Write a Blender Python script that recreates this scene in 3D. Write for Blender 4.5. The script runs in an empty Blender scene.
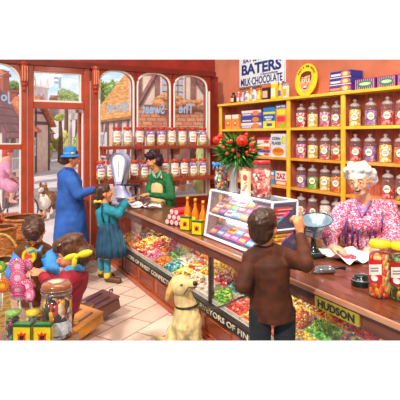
import bpy, bmesh, math, random
import numpy as np
from mathutils import Vector, Matrix, noise
random.seed(7)
C = bpy.context.scene.collection
S = bpy.context.scene
H = 1.8; F = 475.0; HY = 137.0
# ---------------------------------------------------------------- camera
cam = bpy.data.objects.new('camera', bpy.data.cameras.new('camera'))
C.objects.link(cam); S.camera = cam
cam.location = (0, 0, H); cam.rotation_euler = (math.pi/2, 0, 0)
cam.data.sensor_width = 36; cam.data.lens = F/400*36
cam.data.shift_y = -(200-HY)/400; cam.data.clip_start = .05; cam.data.clip_end = 400
# ---------------------------------------------------------------- world
W = bpy.data.worlds.new('sky'); S.world = W; W.use_nodes = True
nt = W.node_tree; nt.nodes.clear()
def wn(t, **k):
    n = nt.nodes.new(t)
    for a, b in k.items(): setattr(n, a, b)
    return n
tc = wn('ShaderNodeTexCoord'); sep = wn('ShaderNodeSeparateXYZ')
nt.links.new(tc.outputs['Generated'], sep.inputs[0])
rz = wn('ShaderNodeValToRGB'); cr = rz.color_ramp          # by height above the horizon
mp = wn('ShaderNodeMapRange'); mp.inputs[1].default_value = -.2; mp.inputs[2].default_value = .3
nt.links.new(sep.outputs[2], mp.inputs[0]); nt.links.new(mp.outputs[0], rz.inputs[0])
e = cr.elements; e[0].position = 0; e[0].color = (1,1,1,1); e[1].position = .40; e[1].color = (.93,.96,1,1)
for p, c in ((.50,(.66,.82,.97,1)), (.66,(.52,.76,.97,1)), (.690,(.80,.90,1,1)), (.698,(1,1,1,1))):
    x = cr.elements.new(p); x.color = c
cl = wn('ShaderNodeTexNoise'); cl.inputs['Scale'].default_value = 14; cl.inputs['Detail'].default_value = 5
mpp = wn('ShaderNodeMapping'); mpp.inputs['Scale'].default_value = (1,1,2.6)
nt.links.new(tc.outputs['Generated'], mpp.inputs[0]); nt.links.new(mpp.outputs[0], cl.inputs[0])
cr2 = wn('ShaderNodeValToRGB'); cr2.color_ramp.elements[0].position = .42; cr2.color_ramp.elements[1].position = .58
nt.links.new(cl.outputs[0], cr2.inputs[0])
mx = wn('ShaderNodeMixRGB'); mx.inputs[2].default_value = (1,1,1,1)
nt.links.new(cr2.outputs[0], mx.inputs[0]); nt.links.new(rz.outputs[0], mx.inputs[1])
# the half of the sky over the street is bright, the half behind the shop counter side dimmer and warm
mb = wn('ShaderNodeMapRange'); mb.inputs[1].default_value = .30; mb.inputs[2].default_value = .75
mb.inputs[3].default_value = 0; mb.inputs[4].default_value = 1
nt.links.new(sep.outputs[1], mb.inputs[0])
m2 = wn('ShaderNodeMixRGB'); m2.inputs[1].default_value = (.40,.36,.33,1)
nt.links.new(mb.outputs[0], m2.inputs[0]); nt.links.new(mx.outputs[0], m2.inputs[2])
bg = wn('ShaderNodeBackground'); bg.inputs[1].default_value = 1.12
nt.links.new(m2.outputs[0], bg.inputs[0])
wo = wn('ShaderNodeOutputWorld'); nt.links.new(bg.outputs[0], wo.inputs[0])
# ---------------------------------------------------------------- sun and added fill lights
def light(name, kind, loc, energy, color=(1,1,1), size=1, size_y=None, aim=None):
    l = bpy.data.lights.new(name, kind); l.energy = energy; l.color = color
    if kind == 'AREA':
        l.size = size
        if size_y: l.shape = 'RECTANGLE'; l.size_y = size_y
    elif kind == 'SUN': l.angle = size
    else: l.shadow_soft_size = size
    o = bpy.data.objects.new(name, l); o.location = loc; C.objects.link(o)
    if aim is not None: o.rotation_euler = (Vector(aim)-Vector(loc)).to_track_quat('-Z','Y').to_euler()
    return o
light('sun', 'SUN', (-2.6,-6,6.2), 2.9, (1,.94,.84), .05, aim=(0,0,0))
light('shop_fill', 'AREA', (-.6,3.2,3.6), 60, (1,.82,.62), 1.6, aim=(.4,5.2,.6))  # warm fill light added overhead, out of view
light('shelf_wall_fill', 'AREA', (1.0,2.6,3.3), 40, (1,.84,.64), .8, aim=(1.9,4.6,1.0))  # unseen fill light added to brighten the shelf wall
S.view_settings.view_transform = 'Standard'; S.view_settings.look = 'None'
S.view_settings.gamma = 1; S.view_settings.use_curve_mapping = False
S.view_settings.exposure = 0.0
S.cycles.transparent_max_bounces = 24; S.cycles.max_bounces = 8
# ---------------------------------------------------------------- helpers
def lin(h):
    if isinstance(h, (tuple, list)): return tuple(h[:3])+(1,)
    h = h.lstrip('#'); r = []
    for i in (0,2,4):
        c = int(h[i:i+2],16)/255; r.append(c/12.92 if c <= .04045 else ((c+.055)/1.055)**2.4)
    return tuple(r)+(1,)
_m = {}
def newmat(name):
    m = bpy.data.materials.new(name); m.use_nodes = True
    return m, m.node_tree, m.node_tree.nodes['Principled BSDF']
def mat(col, rough=.55, metal=0, vary=.12, scale=30, bump=0, coat=0, emit=0, stretch=None):
    """painted / cloth / plastic surface: base colour with a fine procedural variation"""
    key = (str(col), rough, metal, vary, scale, bump, coat, emit, str(stretch))
    if key in _m: return _m[key]
    m, t, b = newmat('surface'); c = lin(col)
    b.inputs['Roughness'].default_value = rough; b.inputs['Metallic'].default_value = metal
    if coat: b.inputs['Coat Weight'].default_value = coat; b.inputs['Coat Roughness'].default_value = .12
    n = t.nodes.new('ShaderNodeTexNoise'); n.inputs['Scale'].default_value = scale; n.inputs['Detail'].default_value = 4
    co = t.nodes.new('ShaderNodeTexCoord'); src = co.outputs['Object']
    if stretch:
        mp = t.nodes.new('ShaderNodeMapping'); mp.inputs['Scale'].default_value = stretch
        t.links.new(src, mp.inputs[0]); src = mp.outputs[0]
    t.links.new(src, n.inputs[0])
    r = t.nodes.new('ShaderNodeValToRGB')
    r.color_ramp.elements[0].position = .3; r.color_ramp.elements[1].position = .7
    r.color_ramp.elements[0].color = tuple(max(0,x*(1-vary*1.6)) for x in c[:3])+(1,)
    r.color_ramp.elements[1].color = tuple(min(1,x*(1+vary*1.4)) for x in c[:3])+(1,)
    t.links.new(n.outputs[0], r.inputs[0]); t.links.new(r.outputs[0], b.inputs['Base Color'])
    if bump:
        bp = t.nodes.new('ShaderNodeBump'); bp.inputs['Strength'].default_value = bump; bp.inputs['Distance'].default_value = .01
        t.links.new(n.outputs[0], bp.inputs['Height']); t.links.new(bp.outputs[0], b.inputs['Normal'])
    if emit:
        b.inputs['Emission Color'].default_value = c; b.inputs['Emission Strength'].default_value = emit
    _m[key] = m; return m
def cells(cols, scale=40, rough=.25, rnd=1, bump=.4, coat=.3, stretch=None, edge=None):
    """many small coloured pieces (voronoi cells painted from a palette)"""
    key = ('cells', str(cols), scale, rough, rnd, bump, str(stretch), str(edge))
    if key in _m: return _m[key]
    m, t, b = newmat('pieces'); b.inputs['Roughness'].default_value = rough; b.inputs['Coat Weight'].default_value = coat
    co = t.nodes.new('ShaderNodeTexCoord'); v = t.nodes.new('ShaderNodeTexVoronoi'); v.inputs['Scale'].default_value = scale
    v.inputs['Randomness'].default_value = rnd
    src = co.outputs['Object']
    if stretch:
        mp = t.nodes.new('ShaderNodeMapping'); mp.inputs['Scale'].default_value = stretch
        t.links.new(src, mp.inputs[0]); src = mp.outputs[0]
    t.links.new(src, v.inputs['Vector'])
    s = t.nodes.new('ShaderNodeSeparateColor'); t.links.new(v.outputs['Color'], s.inputs[0])
    r = t.nodes.new('ShaderNodeValToRGB'); r.color_ramp.interpolation = 'CONSTANT'
    n = len(cols); el = r.color_ramp.elements
    el[0].position = 0; el[0].color = lin(cols[0]); el[1].position = 1/n; el[1].color = lin(cols[1 % n])
    for i in range(2, n): q = el.new(i/n); q.color = lin(cols[i])
    t.links.new(s.outputs[0], r.inputs[0]); t.links.new(r.outputs[0], b.inputs['Base Color'])
    bp = t.nodes.new('ShaderNodeBump'); bp.invert = True; bp.inputs['Strength'].default_value = bump; bp.inputs['Distance'].default_value = .02
    t.links.new(v.outputs['Distance'], bp.inputs['Height']); t.links.new(bp.outputs[0], b.inputs['Normal'])
    _m[key] = m; return m
def wood(c1, c2, scale=6, rough=.35, stretch=(1,9,9), coat=.2):
    key = ('wood', c1, c2, scale, rough, stretch)
    if key in _m: return _m[key]
    m, t, b = newmat('wood'); b.inputs['Roughness'].default_value = rough; b.inputs['Coat Weight'].default_value = coat
    co = t.nodes.new('ShaderNodeTexCoord'); mp = t.nodes.new('ShaderNodeMapping'); mp.inputs['Scale'].default_value = stretch
    n = t.nodes.new('ShaderNodeTexNoise'); n.inputs['Scale'].default_value = scale; n.inputs['Detail'].default_value = 6; n.inputs['Distortion'].default_value = 1.2
    t.links.new(co.outputs['Object'], mp.inputs[0]); t.links.new(mp.outputs[0], n.inputs[0])
    r = t.nodes.new('ShaderNodeValToRGB'); r.color_ramp.elements[0].position = .35; r.color_ramp.elements[1].position = .65
    r.color_ramp.elements[0].color = lin(c1); r.color_ramp.elements[1].color = lin(c2)
    t.links.new(n.outputs[0], r.inputs[0]); t.links.new(r.outputs[0], b.inputs['Base Color'])
    _m[key] = m; return m
def brick(c1, c2, mortar, sx, sy, msize=.02, rot=(0,0,0), loc=(0,0,0), rough=.6, bump=.3, offset=.5):
    m, t, b = newmat('tiles'); b.inputs['Roughness'].default_value = rough
    co = t.nodes.new('ShaderNodeTexCoord'); mp = t.nodes.new('ShaderNodeMapping')
    mp.inputs['Rotation'].default_value = rot; mp.inputs['Location'].default_value = loc
    k = t.nodes.new('ShaderNodeTexBrick'); k.inputs['Scale'].default_value = 1; k.offset = offset
    k.inputs['Brick Width'].default_value = sx; k.inputs['Row Height'].default_value = sy
    k.inputs['Mortar Size'].default_value = msize; k.inputs['Color1'].default_value = lin(c1)
    k.inputs['Color2'].default_value = lin(c2); k.inputs['Mortar'].default_value = lin(mortar)
    t.links.new(co.outputs['Object'], mp.inputs[0]); t.links.new(mp.outputs[0], k.inputs[0])
    n = t.nodes.new('ShaderNodeTexNoise'); n.inputs['Scale'].default_value = 5; n.inputs['Detail'].default_value = 5
    t.links.new(co.outputs['Object'], n.inputs[0])
    mr = t.nodes.new('ShaderNodeMapRange'); mr.inputs[3].default_value = .78; mr.inputs[4].default_value = 1.18
    t.links.new(n.outputs[0], mr.inputs[0])
    mu = t.nodes.new('ShaderNodeVectorMath'); mu.operation = 'SCALE'
    t.links.new(k.outputs[0], mu.inputs[0]); t.links.new(mr.outputs[0], mu.inputs['Scale'])
    t.links.new(mu.outputs[0], b.inputs['Base Color'])
    bp = t.nodes.new('ShaderNodeBump'); bp.invert = True; bp.inputs['Strength'].default_value = bump; bp.inputs['Distance'].default_value = .01
    t.links.new(k.outputs['Fac'], bp.inputs['Height']); t.links.new(bp.outputs[0], b.inputs['Normal'])
    return m
def glass(tint='FFFFFF', refl=.10, milk=.06, rough=.03):
    key = ('glass', tint, refl, milk, rough)
    if key in _m: return _m[key]
    m = bpy.data.materials.new('glass'); m.use_nodes = True; t = m.node_tree; t.nodes.clear()
    tr = t.nodes.new('ShaderNodeBsdfTransparent'); tr.inputs[0].default_value = lin(tint)
    gl = t.nodes.new('ShaderNodeBsdfGlossy'); gl.inputs['Roughness'].default_value = rough
    df = t.nodes.new('ShaderNodeBsdfDiffuse'); df.inputs[0].default_value = (.9,.92,.97,1)
    lw = t.nodes.new('ShaderNodeLayerWeight'); lw.inputs[0].default_value = .35
    mr = t.nodes.new('ShaderNodeMapRange'); mr.inputs[3].default_value = refl*.5; mr.inputs[4].default_value = min(1, refl*5)
    t.links.new(lw.outputs['Facing'], mr.inputs[0])
    a = t.nodes.new('ShaderNodeMixShader'); a.inputs[0].default_value = milk
    t.links.new(tr.outputs[0], a.inputs[1]); t.links.new(df.outputs[0], a.inputs[2])
    b = t.nodes.new('ShaderNodeMixShader'); t.links.new(mr.outputs[0], b.inputs[0])
    t.links.new(a.outputs[0], b.inputs[1]); t.links.new(gl.outputs[0], b.inputs[2])
    o = t.nodes.new('ShaderNodeOutputMaterial'); t.links.new(b.outputs[0], o.inputs[0])
    _m[key] = m; return m

def at(x, y, Y): return Vector(((x-200)/F*Y, Y, H-(y-HY)/F*Y))
def fl(x, y, z=0):
    Y = F*(H-z)/(y-HY); return Vector(((x-200)/F*Y, Y, z))
def RZ(a): return Matrix.Rotation(a, 4, 'Z')
def T(*v): return Matrix.Translation(Vector(v if len(v) == 3 else v[0]))

class MB:
    def __init__(s): s.v = []; s.f = []; s.m = []
    def add(s, vs, fs, mi=0, M=None):
        o = len(s.v)
        for v in vs:
            v = Vector(v); s.v.append(M @ v if M else v)
        for i, f in enumerate(fs):
            s.f.append([o+k for k in f]); s.m.append(mi[i] if isinstance(mi, list) else mi)
        return s
    def box(s, x0, x1, y0, y1, z0, z1, mi=0, M=None, bev=0):
        vs = [(x,y,z) for z in (z0,z1) for y in (y0,y1) for x in (x0,x1)]
        fs = [(0,2,3,1),(4,5,7,6),(0,1,5,4),(2,6,7,3),(0,4,6,2),(1,3,7,5)]
        if bev:
            b = bmesh.new(); bv = [b.verts.new(v) for v in vs]
            for f in fs: b.faces.new([bv[i] for i in f])
            bmesh.ops.bevel(b, geom=b.edges[:], offset=bev, segments=2, affect='EDGES', profile=.6)
            b.verts.index_update()
            vs = [v.co.copy() for v in b.verts]; fs = [[v.index for v in f.verts] for f in b.faces]; b.free()
        return s.add(vs, fs, mi, M)
    def lathe(s, prof, n=20, mi=0, M=None, cap=True):
        vs = []; fs = []; k = len(prof)
        for i in range(n):
            a = 2*math.pi*i/n
            for r, z in prof: vs.append((r*math.cos(a), r*math.sin(a), z))
        for i in range(n):
            j = (i+1) % n
            for q in range(k-1): fs.append((i*k+q, j*k+q, j*k+q+1, i*k+q+1))
        if cap:
            if prof[0][0] > 1e-5: fs.append([i*k for i in range(n)][::-1])
            if prof[-1][0] > 1e-5: fs.append([i*k+k-1 for i in range(n)])
        return s.add(vs, fs, mi, M)
    def cyl(s, p0, p1, r0, r1=None, n=14, mi=0, M=None):
        r1 = r0 if r1 is None else r1; p0 = Vector(p0); p1 = Vector(p1); d = p1-p0
        q = d.to_track_quat('Z','Y').to_matrix().to_4x4(); MM = T(p0) @ q
        return s.lathe([(r0,0),(r1,d.length)], n, mi, M @ MM if M else MM)
    def tube(s, pts, r, n=8, mi=0, M=None, closed=False):
        pts = [Vector(p) for p in pts]; rs = r if isinstance(r, (list, tuple)) else [r]*len(pts)
        vs = []; fs = []; L = len(pts)
        for i, p in enumerate(pts):
            a = pts[(i-1) % L] if (closed or i > 0) else p; b = pts[(i+1) % L] if (closed or i < L-1) else p
            d = (b-a).normalized(); up = Vector((0,0,1)) if abs(d.z) < .95 else Vector((1,0,0))
            e1 = d.cross(up).normalized(); e2 = d.cross(e1)
            for k in range(n):
                t = 2*math.pi*k/n; vs.append(p + (e1*math.cos(t)+e2*math.sin(t))*rs[i])
        for i in range(L if closed else L-1):
            for k in range(n):
                j = (i+1) % L; fs.append((i*n+k, i*n+(k+1)%n, j*n+(k+1)%n, j*n+k))
        if not closed: fs.append(list(range(n))[::-1]); fs.append([(L-1)*n+k for k in range(n)])
        return s.add(vs, fs, mi, M)
    def ico(s, c, r, sub=1, mi=0, M=None, rot=None):
        b = bmesh.new(); bmesh.ops.create_icosphere(b, subdivisions=sub, radius=1)
        r = r if isinstance(r, (tuple, list)) else (r,r,r)
        Q = rot.to_matrix() if hasattr(rot, 'to_matrix') else (rot or Matrix.Identity(3))
        vs = [Vector(c) + Q @ Vector((v.co.x*r[0], v.co.y*r[1], v.co.z*r[2])) for v in b.verts]
        fs = [[v.index for v in f.verts] for f in b.faces]; b.free()
        return s.add(vs, fs, mi, M)
    def prism(s, pts, z0, z1, mi=0, M=None):      # polygon in xy, raised z0..z1
        n = len(pts); vs = [(p[0],p[1],z0) for p in pts]+[(p[0],p[1],z1) for p in pts]
        fs = [list(range(n))[::-1], [n+i for i in range(n)]]+[(i,(i+1)%n,n+(i+1)%n,n+i) for i in range(n)]
        return s.add(vs, fs, mi, M)
    def loft(s, rings, n=28, folds=0, amp=0, mi=0, M=None, cap=True):   # rings: (centre, rx, ry[, yaw])
        vs = []; fs = []; L = len(rings)
        for i, rg in enumerate(rings):
            c = Vector(rg[0]); yw = rg[3] if len(rg) > 3 else 0
            am = amp[i] if isinstance(amp, (list,tuple)) else amp
            for k in range(n):
                t = 2*math.pi*k/n; q = 1+am*math.sin(folds*t + .7*math.sin(2*t))
                x = rg[1]*q*math.cos(t); y = rg[2]*q*math.sin(t)
                vs.append(c+Vector((x*math.cos(yw)-y*math.sin(yw), x*math.sin(yw)+y*math.cos(yw), 0)))
        for i in range(L-1):
            for k in range(n): fs.append((i*n+k, i*n+(k+1)%n, (i+1)*n+(k+1)%n, (i+1)*n+k))
        if cap: fs.append(list(range(n))[::-1]); fs.append([(L-1)*n+k for k in range(n)])
        return s.add(vs, fs, mi, M)
    def build(s, name, mats, parent=None, smooth=False, world=False):
        me = bpy.data.meshes.new(name); me.from_pydata(s.v, [], s.f)
        mats = mats if isinstance(mats, (list, tuple)) else [mats]
        for m in mats: me.materials.append(m)
        me.polygons.foreach_set('material_index', s.m)
        if smooth: me.polygons.foreach_set('use_smooth', [True]*len(s.f))
        me.update()
        if not smooth is True and smooth: pass
        return link(name, me, parent, world)
def link(name, me, parent=None, world=False):
    o = bpy.data.objects.new(name, me); C.objects.link(o)
    if parent is not None:
        o.parent = parent
        if world: o.matrix_parent_inverse = parent['_M'] if False else MW[parent.name].inverted()
    MW[o.name] = Matrix.Identity(4) if (world or parent is None) else MW.get(parent.name, Matrix.Identity(4))
    return o
MW = {}
def thing(name, label, cat, loc=(0,0,0), rotz=0, group=None):
    o = bpy.data.objects.new(name, None); C.objects.link(o); o.empty_display_size = .1
    o.location = loc; o.rotation_euler = (0,0,rotz); MW[o.name] = T(Vector(loc)) @ RZ(rotz)
    return tag(o, label, cat, group)
def tag(o, label, cat, group=None, kind=None):
    o['label'] = label; o['category'] = cat
    if group: o['group'] = group
    if kind: o['kind'] = kind
    return o
def struct(o): o['kind'] = 'structure'; return o
kids = {}
def dup(root, loc, rotz=None, label=None, group=None, scale=None):
    def cp(o, par):
        c = o.copy(); C.objects.link(c)
        if par is not None: c.parent = par
        for ch in childs(o): cp(ch, c)
        return c
    r = cp(root, None); r.location = loc
    if rotz is not None: r.rotation_euler = (0,0,rotz)
    if scale: r.scale = scale if isinstance(scale, (tuple, list)) else (scale,)*3
    if label: r['label'] = label
    if group: r['group'] = group
    MW[r.name] = T(Vector(loc)) @ RZ(r.rotation_euler.z)
    return r
def childs(o): return [c for c in C.objects if c.parent is o or c.parent == o]
def text(name, body, m, parent, M, w=None, h=None, depth=.001, bold=0, mirror=False, space=1.0):
    cu = bpy.data.curves.new(name, 'FONT'); cu.body = body; cu.extrude = .02; cu.offset = bold; cu.space_character = space
    cu.resolution_u = 3
    o = bpy.data.objects.new(name, cu); C.objects.link(o)
    dg = bpy.context.evaluated_depsgraph_get(); me = bpy.data.meshes.new_from_object(o.evaluated_get(dg))
    bpy.data.objects.remove(o)
    P = np.array([v.co[:] for v in me.vertices]); lo = P.min(0); hi = P.max(0); c = (lo+hi)/2; d = hi-lo
    sx = w/d[0] if w else h/d[1]; sy = h/d[1] if h else sx
    if mirror: sx = -sx
    for v in me.vertices:
        p = v.co; v.co = M @ Vector(((p.x-c[0])*sx, (p.y-c[1])*sy, (p.z-c[2])/.04*depth))
    if mirror: me.flip_normals()
    me.materials.clear(); me.materials.append(m)
    return link(name, me, parent)
def face_frame(o, xdir, up=(0,0,1)):   # x right, y up, z towards the viewer
    x = Vector(xdir).normalized(); u = Vector(up).normalized(); n = x.cross(u)
    M = Matrix((x, u, n)).transposed().to_4x4(); M.translation = Vector(o); return M

# ---------------------------------------------------------------- organic bodies
def cap(p0, p1, r0, r1=None, mi=0): return ('c', Vector(p0), Vector(p1), r0, r0 if r1 is None else r1, mi)
def ell(c, r, mi=0, Q=None): return ('e', Vector(c), r if isinstance(r, (tuple,list)) else (r,r,r), Q or Matrix.Identity(3), mi)
def blob(name, prims, mats, parent=None, voxel=.01, smooth=3, disp=0, dscale=20, world=True):
    b = MB()
    for p in prims:
        if p[0] == 'c':
            _, a, c, r0, r1, mi = p; d = c-a
            if d.length < 1e-5: d = Vector((0,0,1e-4))
            q = d.to_track_quat('Z','Y').to_matrix().to_4x4(); L = d.length; pr = []
            for i in range(5): t = math.pi/2*i/4; pr.append((r0*math.sin(t), -r0*math.cos(t)))
            for i in range(5): t = math.pi/2*i/4; pr.append((r1*math.cos(t), L+r1*math.sin(t)))
            pr[0] = (1e-6, pr[0][1]); pr[-1] = (1e-6, pr[-1][1])
            b.lathe(pr, 14, 0, T(a) @ q)
        elif p[0] == 'm': b.add(p[1].v, p[1].f)
        else: b.ico(p[1], p[2], 3, 0, None, p[3])
    me = bpy.data.meshes.new('t'); me.from_pydata(b.v, [], b.f); me.update()
    o = bpy.data.objects.new('t', me); C.objects.link(o)
    m = o.modifiers.new('r', 'REMESH'); m.mode = 'VOXEL'; m.voxel_size = voxel; m.use_smooth_shade = True
    if smooth: s = o.modifiers.new('s', 'SMOOTH'); s.iterations = smooth; s.factor = .5
    dg = bpy.context.evaluated_depsgraph_get(); out = bpy.data.meshes.new_from_object(o.evaluated_get(dg))
    bpy.data.objects.remove(o)
    if disp:
        for v in out.vertices:
            v.co += v.normal*disp*(noise.noise(v.co*dscale)+.5*noise.noise(v.co*dscale*2.3))
    mats = mats if isinstance(mats, (list,tuple)) else [mats]
    out.materials.clear()
    for x in mats: out.materials.append(x)
    if len(mats) > 1:
        P = np.array([v.center[:] for v in out.polygons]); best = np.full(len(P), 1e9); idx = np.zeros(len(P), int)
        for p in prims:
            if p[0] == 'm': continue
            if p[0] == 'c':
                a = np.array(p[1]); d = np.array(p[2])-a; L2 = max(d@d, 1e-9)
                t = np.clip(((P-a)@d)/L2, 0, 1); q = a+t[:,None]*d
                ds = np.linalg.norm(P-q, axis=1)-(p[3]+(p[4]-p[3])*t); mi = p[5]
            else:
                Qi = np.array(p[3].inverted()); L = (P-np.array(p[1]))@Qi.T/np.array(p[2])
                ds = (np.linalg.norm(L, axis=1)-1)*min(p[2]); mi = p[4]
            k = ds < best; best[k] = ds[k]; idx[k] = mi
        out.polygons.foreach_set('material_index', idx.tolist())
    out.polygons.foreach_set('use_smooth', [True]*len(out.polygons)); out.update()
    return link(name, out, parent, world)
def headframe(c, yaw, pitch=0, roll=0, up=None):
    """columns: right, forward (face), up.  yaw 0 faces +Y (away from camera), pi faces the camera; positive pitch looks up"""
    M = Matrix.Rotation(yaw, 4, 'Z') @ Matrix.Rotation(pitch, 4, 'X') @ Matrix.Rotation(roll, 4, 'Y')
    return T(c) @ M
def head_prims(M, h, ear=True, mi=0, lip=1, nose=1.0, jaw=1.0):
    Q = M.to_3x3(); P = lambda x,y,z: M @ Vector((x*h, y*h, z*h)); R = lambda *r: tuple(q*h for q in r)
    L = [ell(P(0,-.06,.12), R(.34,.41,.37), mi, Q), ell(P(0,.10,-.08), R(.28,.29,.35), mi, Q),
         ell(P(0,.19,-.36), R(.15*jaw,.14,.12), mi, Q), cap(P(0,.35,.03), P(0,.44*nose,-.10), .035*h, .058*h, mi),
         ell(P(0,.345,-.235), R(.10,.06,.04), lip, Q), ell(P(0,.29,.10), R(.22,.09,.05), mi, Q)]
    for s in (-1,1):
        L.append(ell(P(s*.15,.24,-.14), R(.11,.11,.11), mi, Q))
        if ear: L.append(ell(P(s*.33,-.03,-.04), R(.05,.10,.13), mi, Q))
    return L
def face_bits(body, M, h, iris='2A1A12', brow='3A2418', eyes=True, smile=False, world=True):
    Q = M.to_3x3(); P = lambda x,y,z: M @ Vector((x*h, y*h, z*h))
    for s in (-1,1):
        b = MB(); b.ico(P(s*.13,.335,.0), (.062*h,.04*h,.036*h), 2, 0, None, Q); b.ico(P(s*.13,.368,.0), (.03*h,.02*h,.03*h), 2, 1, None, Q)
        b.build('eye', [mat('F2ECE4',.3), mat(iris,.2)], body, True, world)
        b = MB(); b.tube([P(s*.05,.37,.10), P(s*.13,.375,.135), P(s*.22,.33,.10)], [.012*h,.018*h,.008*h], 6)
        b.build('eyebrow', mat(brow,.7), body, True, world)
    if smile:
        b = MB(); b.ico(P(0,.37,-.25), (.10*h,.05*h,.055*h), 2, 0, None, Q); b.ico(P(0,.40,-.225), (.075*h,.03*h,.016*h), 2, 1, None, Q)
        b.build('mouth', [mat('5A1412',.4), mat('F4EEE6',.3)], body, True, world)
def hand_prims(w, d, pn, size, mi=0, curl=.5, side=1, point=False, spread=.0):
    """w wrist, d direction of the palm, pn palm normal (fingers curl that way), side: thumb side sign"""
    d = Vector(d).normalized(); pn = Vector(pn); pn = (pn-d*pn.dot(d)).normalized(); s = d.cross(pn)*side
    L = []; w = Vector(w); u = size
    Q = Matrix((s, d, pn)).transposed()
    L.append(ell(w+d*.26*u, (.21*u,.29*u,.11*u), mi, Q)); L.append(cap(w-d*.1*u, w+d*.1*u, .13*u, .14*u, mi))
    for i, ln in enumerate((.40,.46,.42,.33)):
        off = s*(.165-.11*i)*u; b0 = w+d*.46*u+off; c = curl
        if point: c = 0.0 if i == 0 else 1.5
        d1 = (d*math.cos(c*.6)+pn*math.sin(c*.6)).normalized(); d2 = (d*math.cos(c*1.5)+pn*math.sin(c*1.5)).normalized()
        d3 = (d*math.cos(c*2.1)+pn*math.sin(c*2.1)).normalized()
        p1 = b0+d1*ln*.45*u; p2 = p1+d2*ln*.32*u; p3 = p2+d3*ln*.23*u
        L += [cap(b0-d*.1*u, p1, .056*u, .05*u, mi), cap(p1, p2, .05*u, .045*u, mi), cap(p2, p3, .045*u, .038*u, mi)]
    t0 = w+d*.12*u+s*.13*u; t1 = t0+(s*.75+d*.6+pn*.25).normalized()*.22*u; t2 = t1+(d*.9+s*.15+pn*.45).normalized()*.2*u
    L += [cap(t0, t1, .07*u, .055*u, mi), cap(t1, t2, .055*u, .042*u, mi)]
    return L
# ================================================================ frames of the place
TH_C = math.atan2(-.889,.457); O_C = Vector((2.22,0,0)); D = Vector((-.457,.889,0)); N = Vector((.889,.457,0))
MC = T(O_C) @ RZ(TH_C)                       # counter: local x = towards the near end (-u), y = into the counter (v)
def cu(u, v, z=0): return O_C + D*u + N*v + Vector((0,0,z))
TH_W = math.atan2(.457,.889); O_W = O_C + D*7.95; MWL = T(O_W) @ RZ(TH_W)   # window wall: x along, y outwards
def sx(px): k = (px-200)/F; return (O_W.y*k - O_W.x)/(.889-.457*k)
DS = Vector((-.521,.854,0)); NS = Vector((.854,.521,0)); O_S = Vector((2.08,4.94,0))
TH_S = math.atan2(-.854,.521); MS = T(O_S) @ RZ(TH_S)      # shelf wall: x towards the near end, y into the wall
def ss(px, y=0):  # local x on the shelf front for an image column
    k = (px-200)/F; t = (k*(O_S.y+.521*y)-O_S.x-.854*y)/(.521+.854*k)   # point O - DS*... solve O_S + x*(.521,-.854)
    return t
RED = mat('98220E', .45, vary=.18, scale=5, coat=.15); RED2 = mat('781808', .5, vary=.15, scale=5)
ORANGE = mat('B43E1C', .4, vary=.12, scale=6, coat=.2); WHITE = mat('F4F0EA', .5, vary=.03)
PLASTER = mat('D9A38C', .8, vary=.1, scale=3)
# ---------------------------------------------------------------- floor and ground
fm = brick('EAD2C4', 'D9B8AC', '8E6A60', .50, .27, .007, rot=(0,0,math.radians(-60)), rough=.35, bump=.25)
a = MB(); a.box(-4.5, 5.2, 3.3, 9, -.08, 0)
# the floor stops at the shop front
b = MB(); Yf = lambda X: 7.82+.514*X
b.prism([(-4.6,3.3),(3.2,3.3),(3.2,Yf(3.2)),(-4.6,Yf(-4.6))], -.08, 0)
struct(b.build('floor', fm))
g = MB(); prof = [(5,-.10),(8,-.06),(11,.06),(30,.2),(45,1.1),(60,2.6),(90,5.0)]
for (y0,z0),(y1,z1) in zip(prof, prof[1:]): g.add([(-60,y0,z0),(40,y0,z0),(40,y1,z1),(-60,y1,z1)], [(0,1,2,3)])
# cut away everything on the shop's side of the shop front
gm = bmesh.new(); vs = [gm.verts.new(v) for v in g.v]
for f in g.f: gm.faces.new([vs[i] for i in f])
bmesh.ops.remove_doubles(gm, verts=gm.verts, dist=1e-4)
bmesh.ops.bisect_plane(gm, geom=gm.verts[:]+gm.edges[:]+gm.faces[:], plane_co=O_W+D*.02, plane_no=-D, clear_outer=True)
me = bpy.data.meshes.new('ground'); gm.to_mesh(me); gm.free(); me.materials.append(mat('E4DAE2', .8, vary=.14, scale=1.2))
struct(link('ground', me))
def gz(Y):
    for (y0,z0),(y1,z1) in zip(prof, prof[1:]):
        if y0 <= Y <= y1: return z0+(z1-z0)*(Y-y0)/(y1-y0)
    return 0
# grass banks on the street
GRASS = cells(['86B04A','A4C45C','C8D470','6E9A3A','E8D060','F0A0B0'], 5, .8, coat=0)
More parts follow.
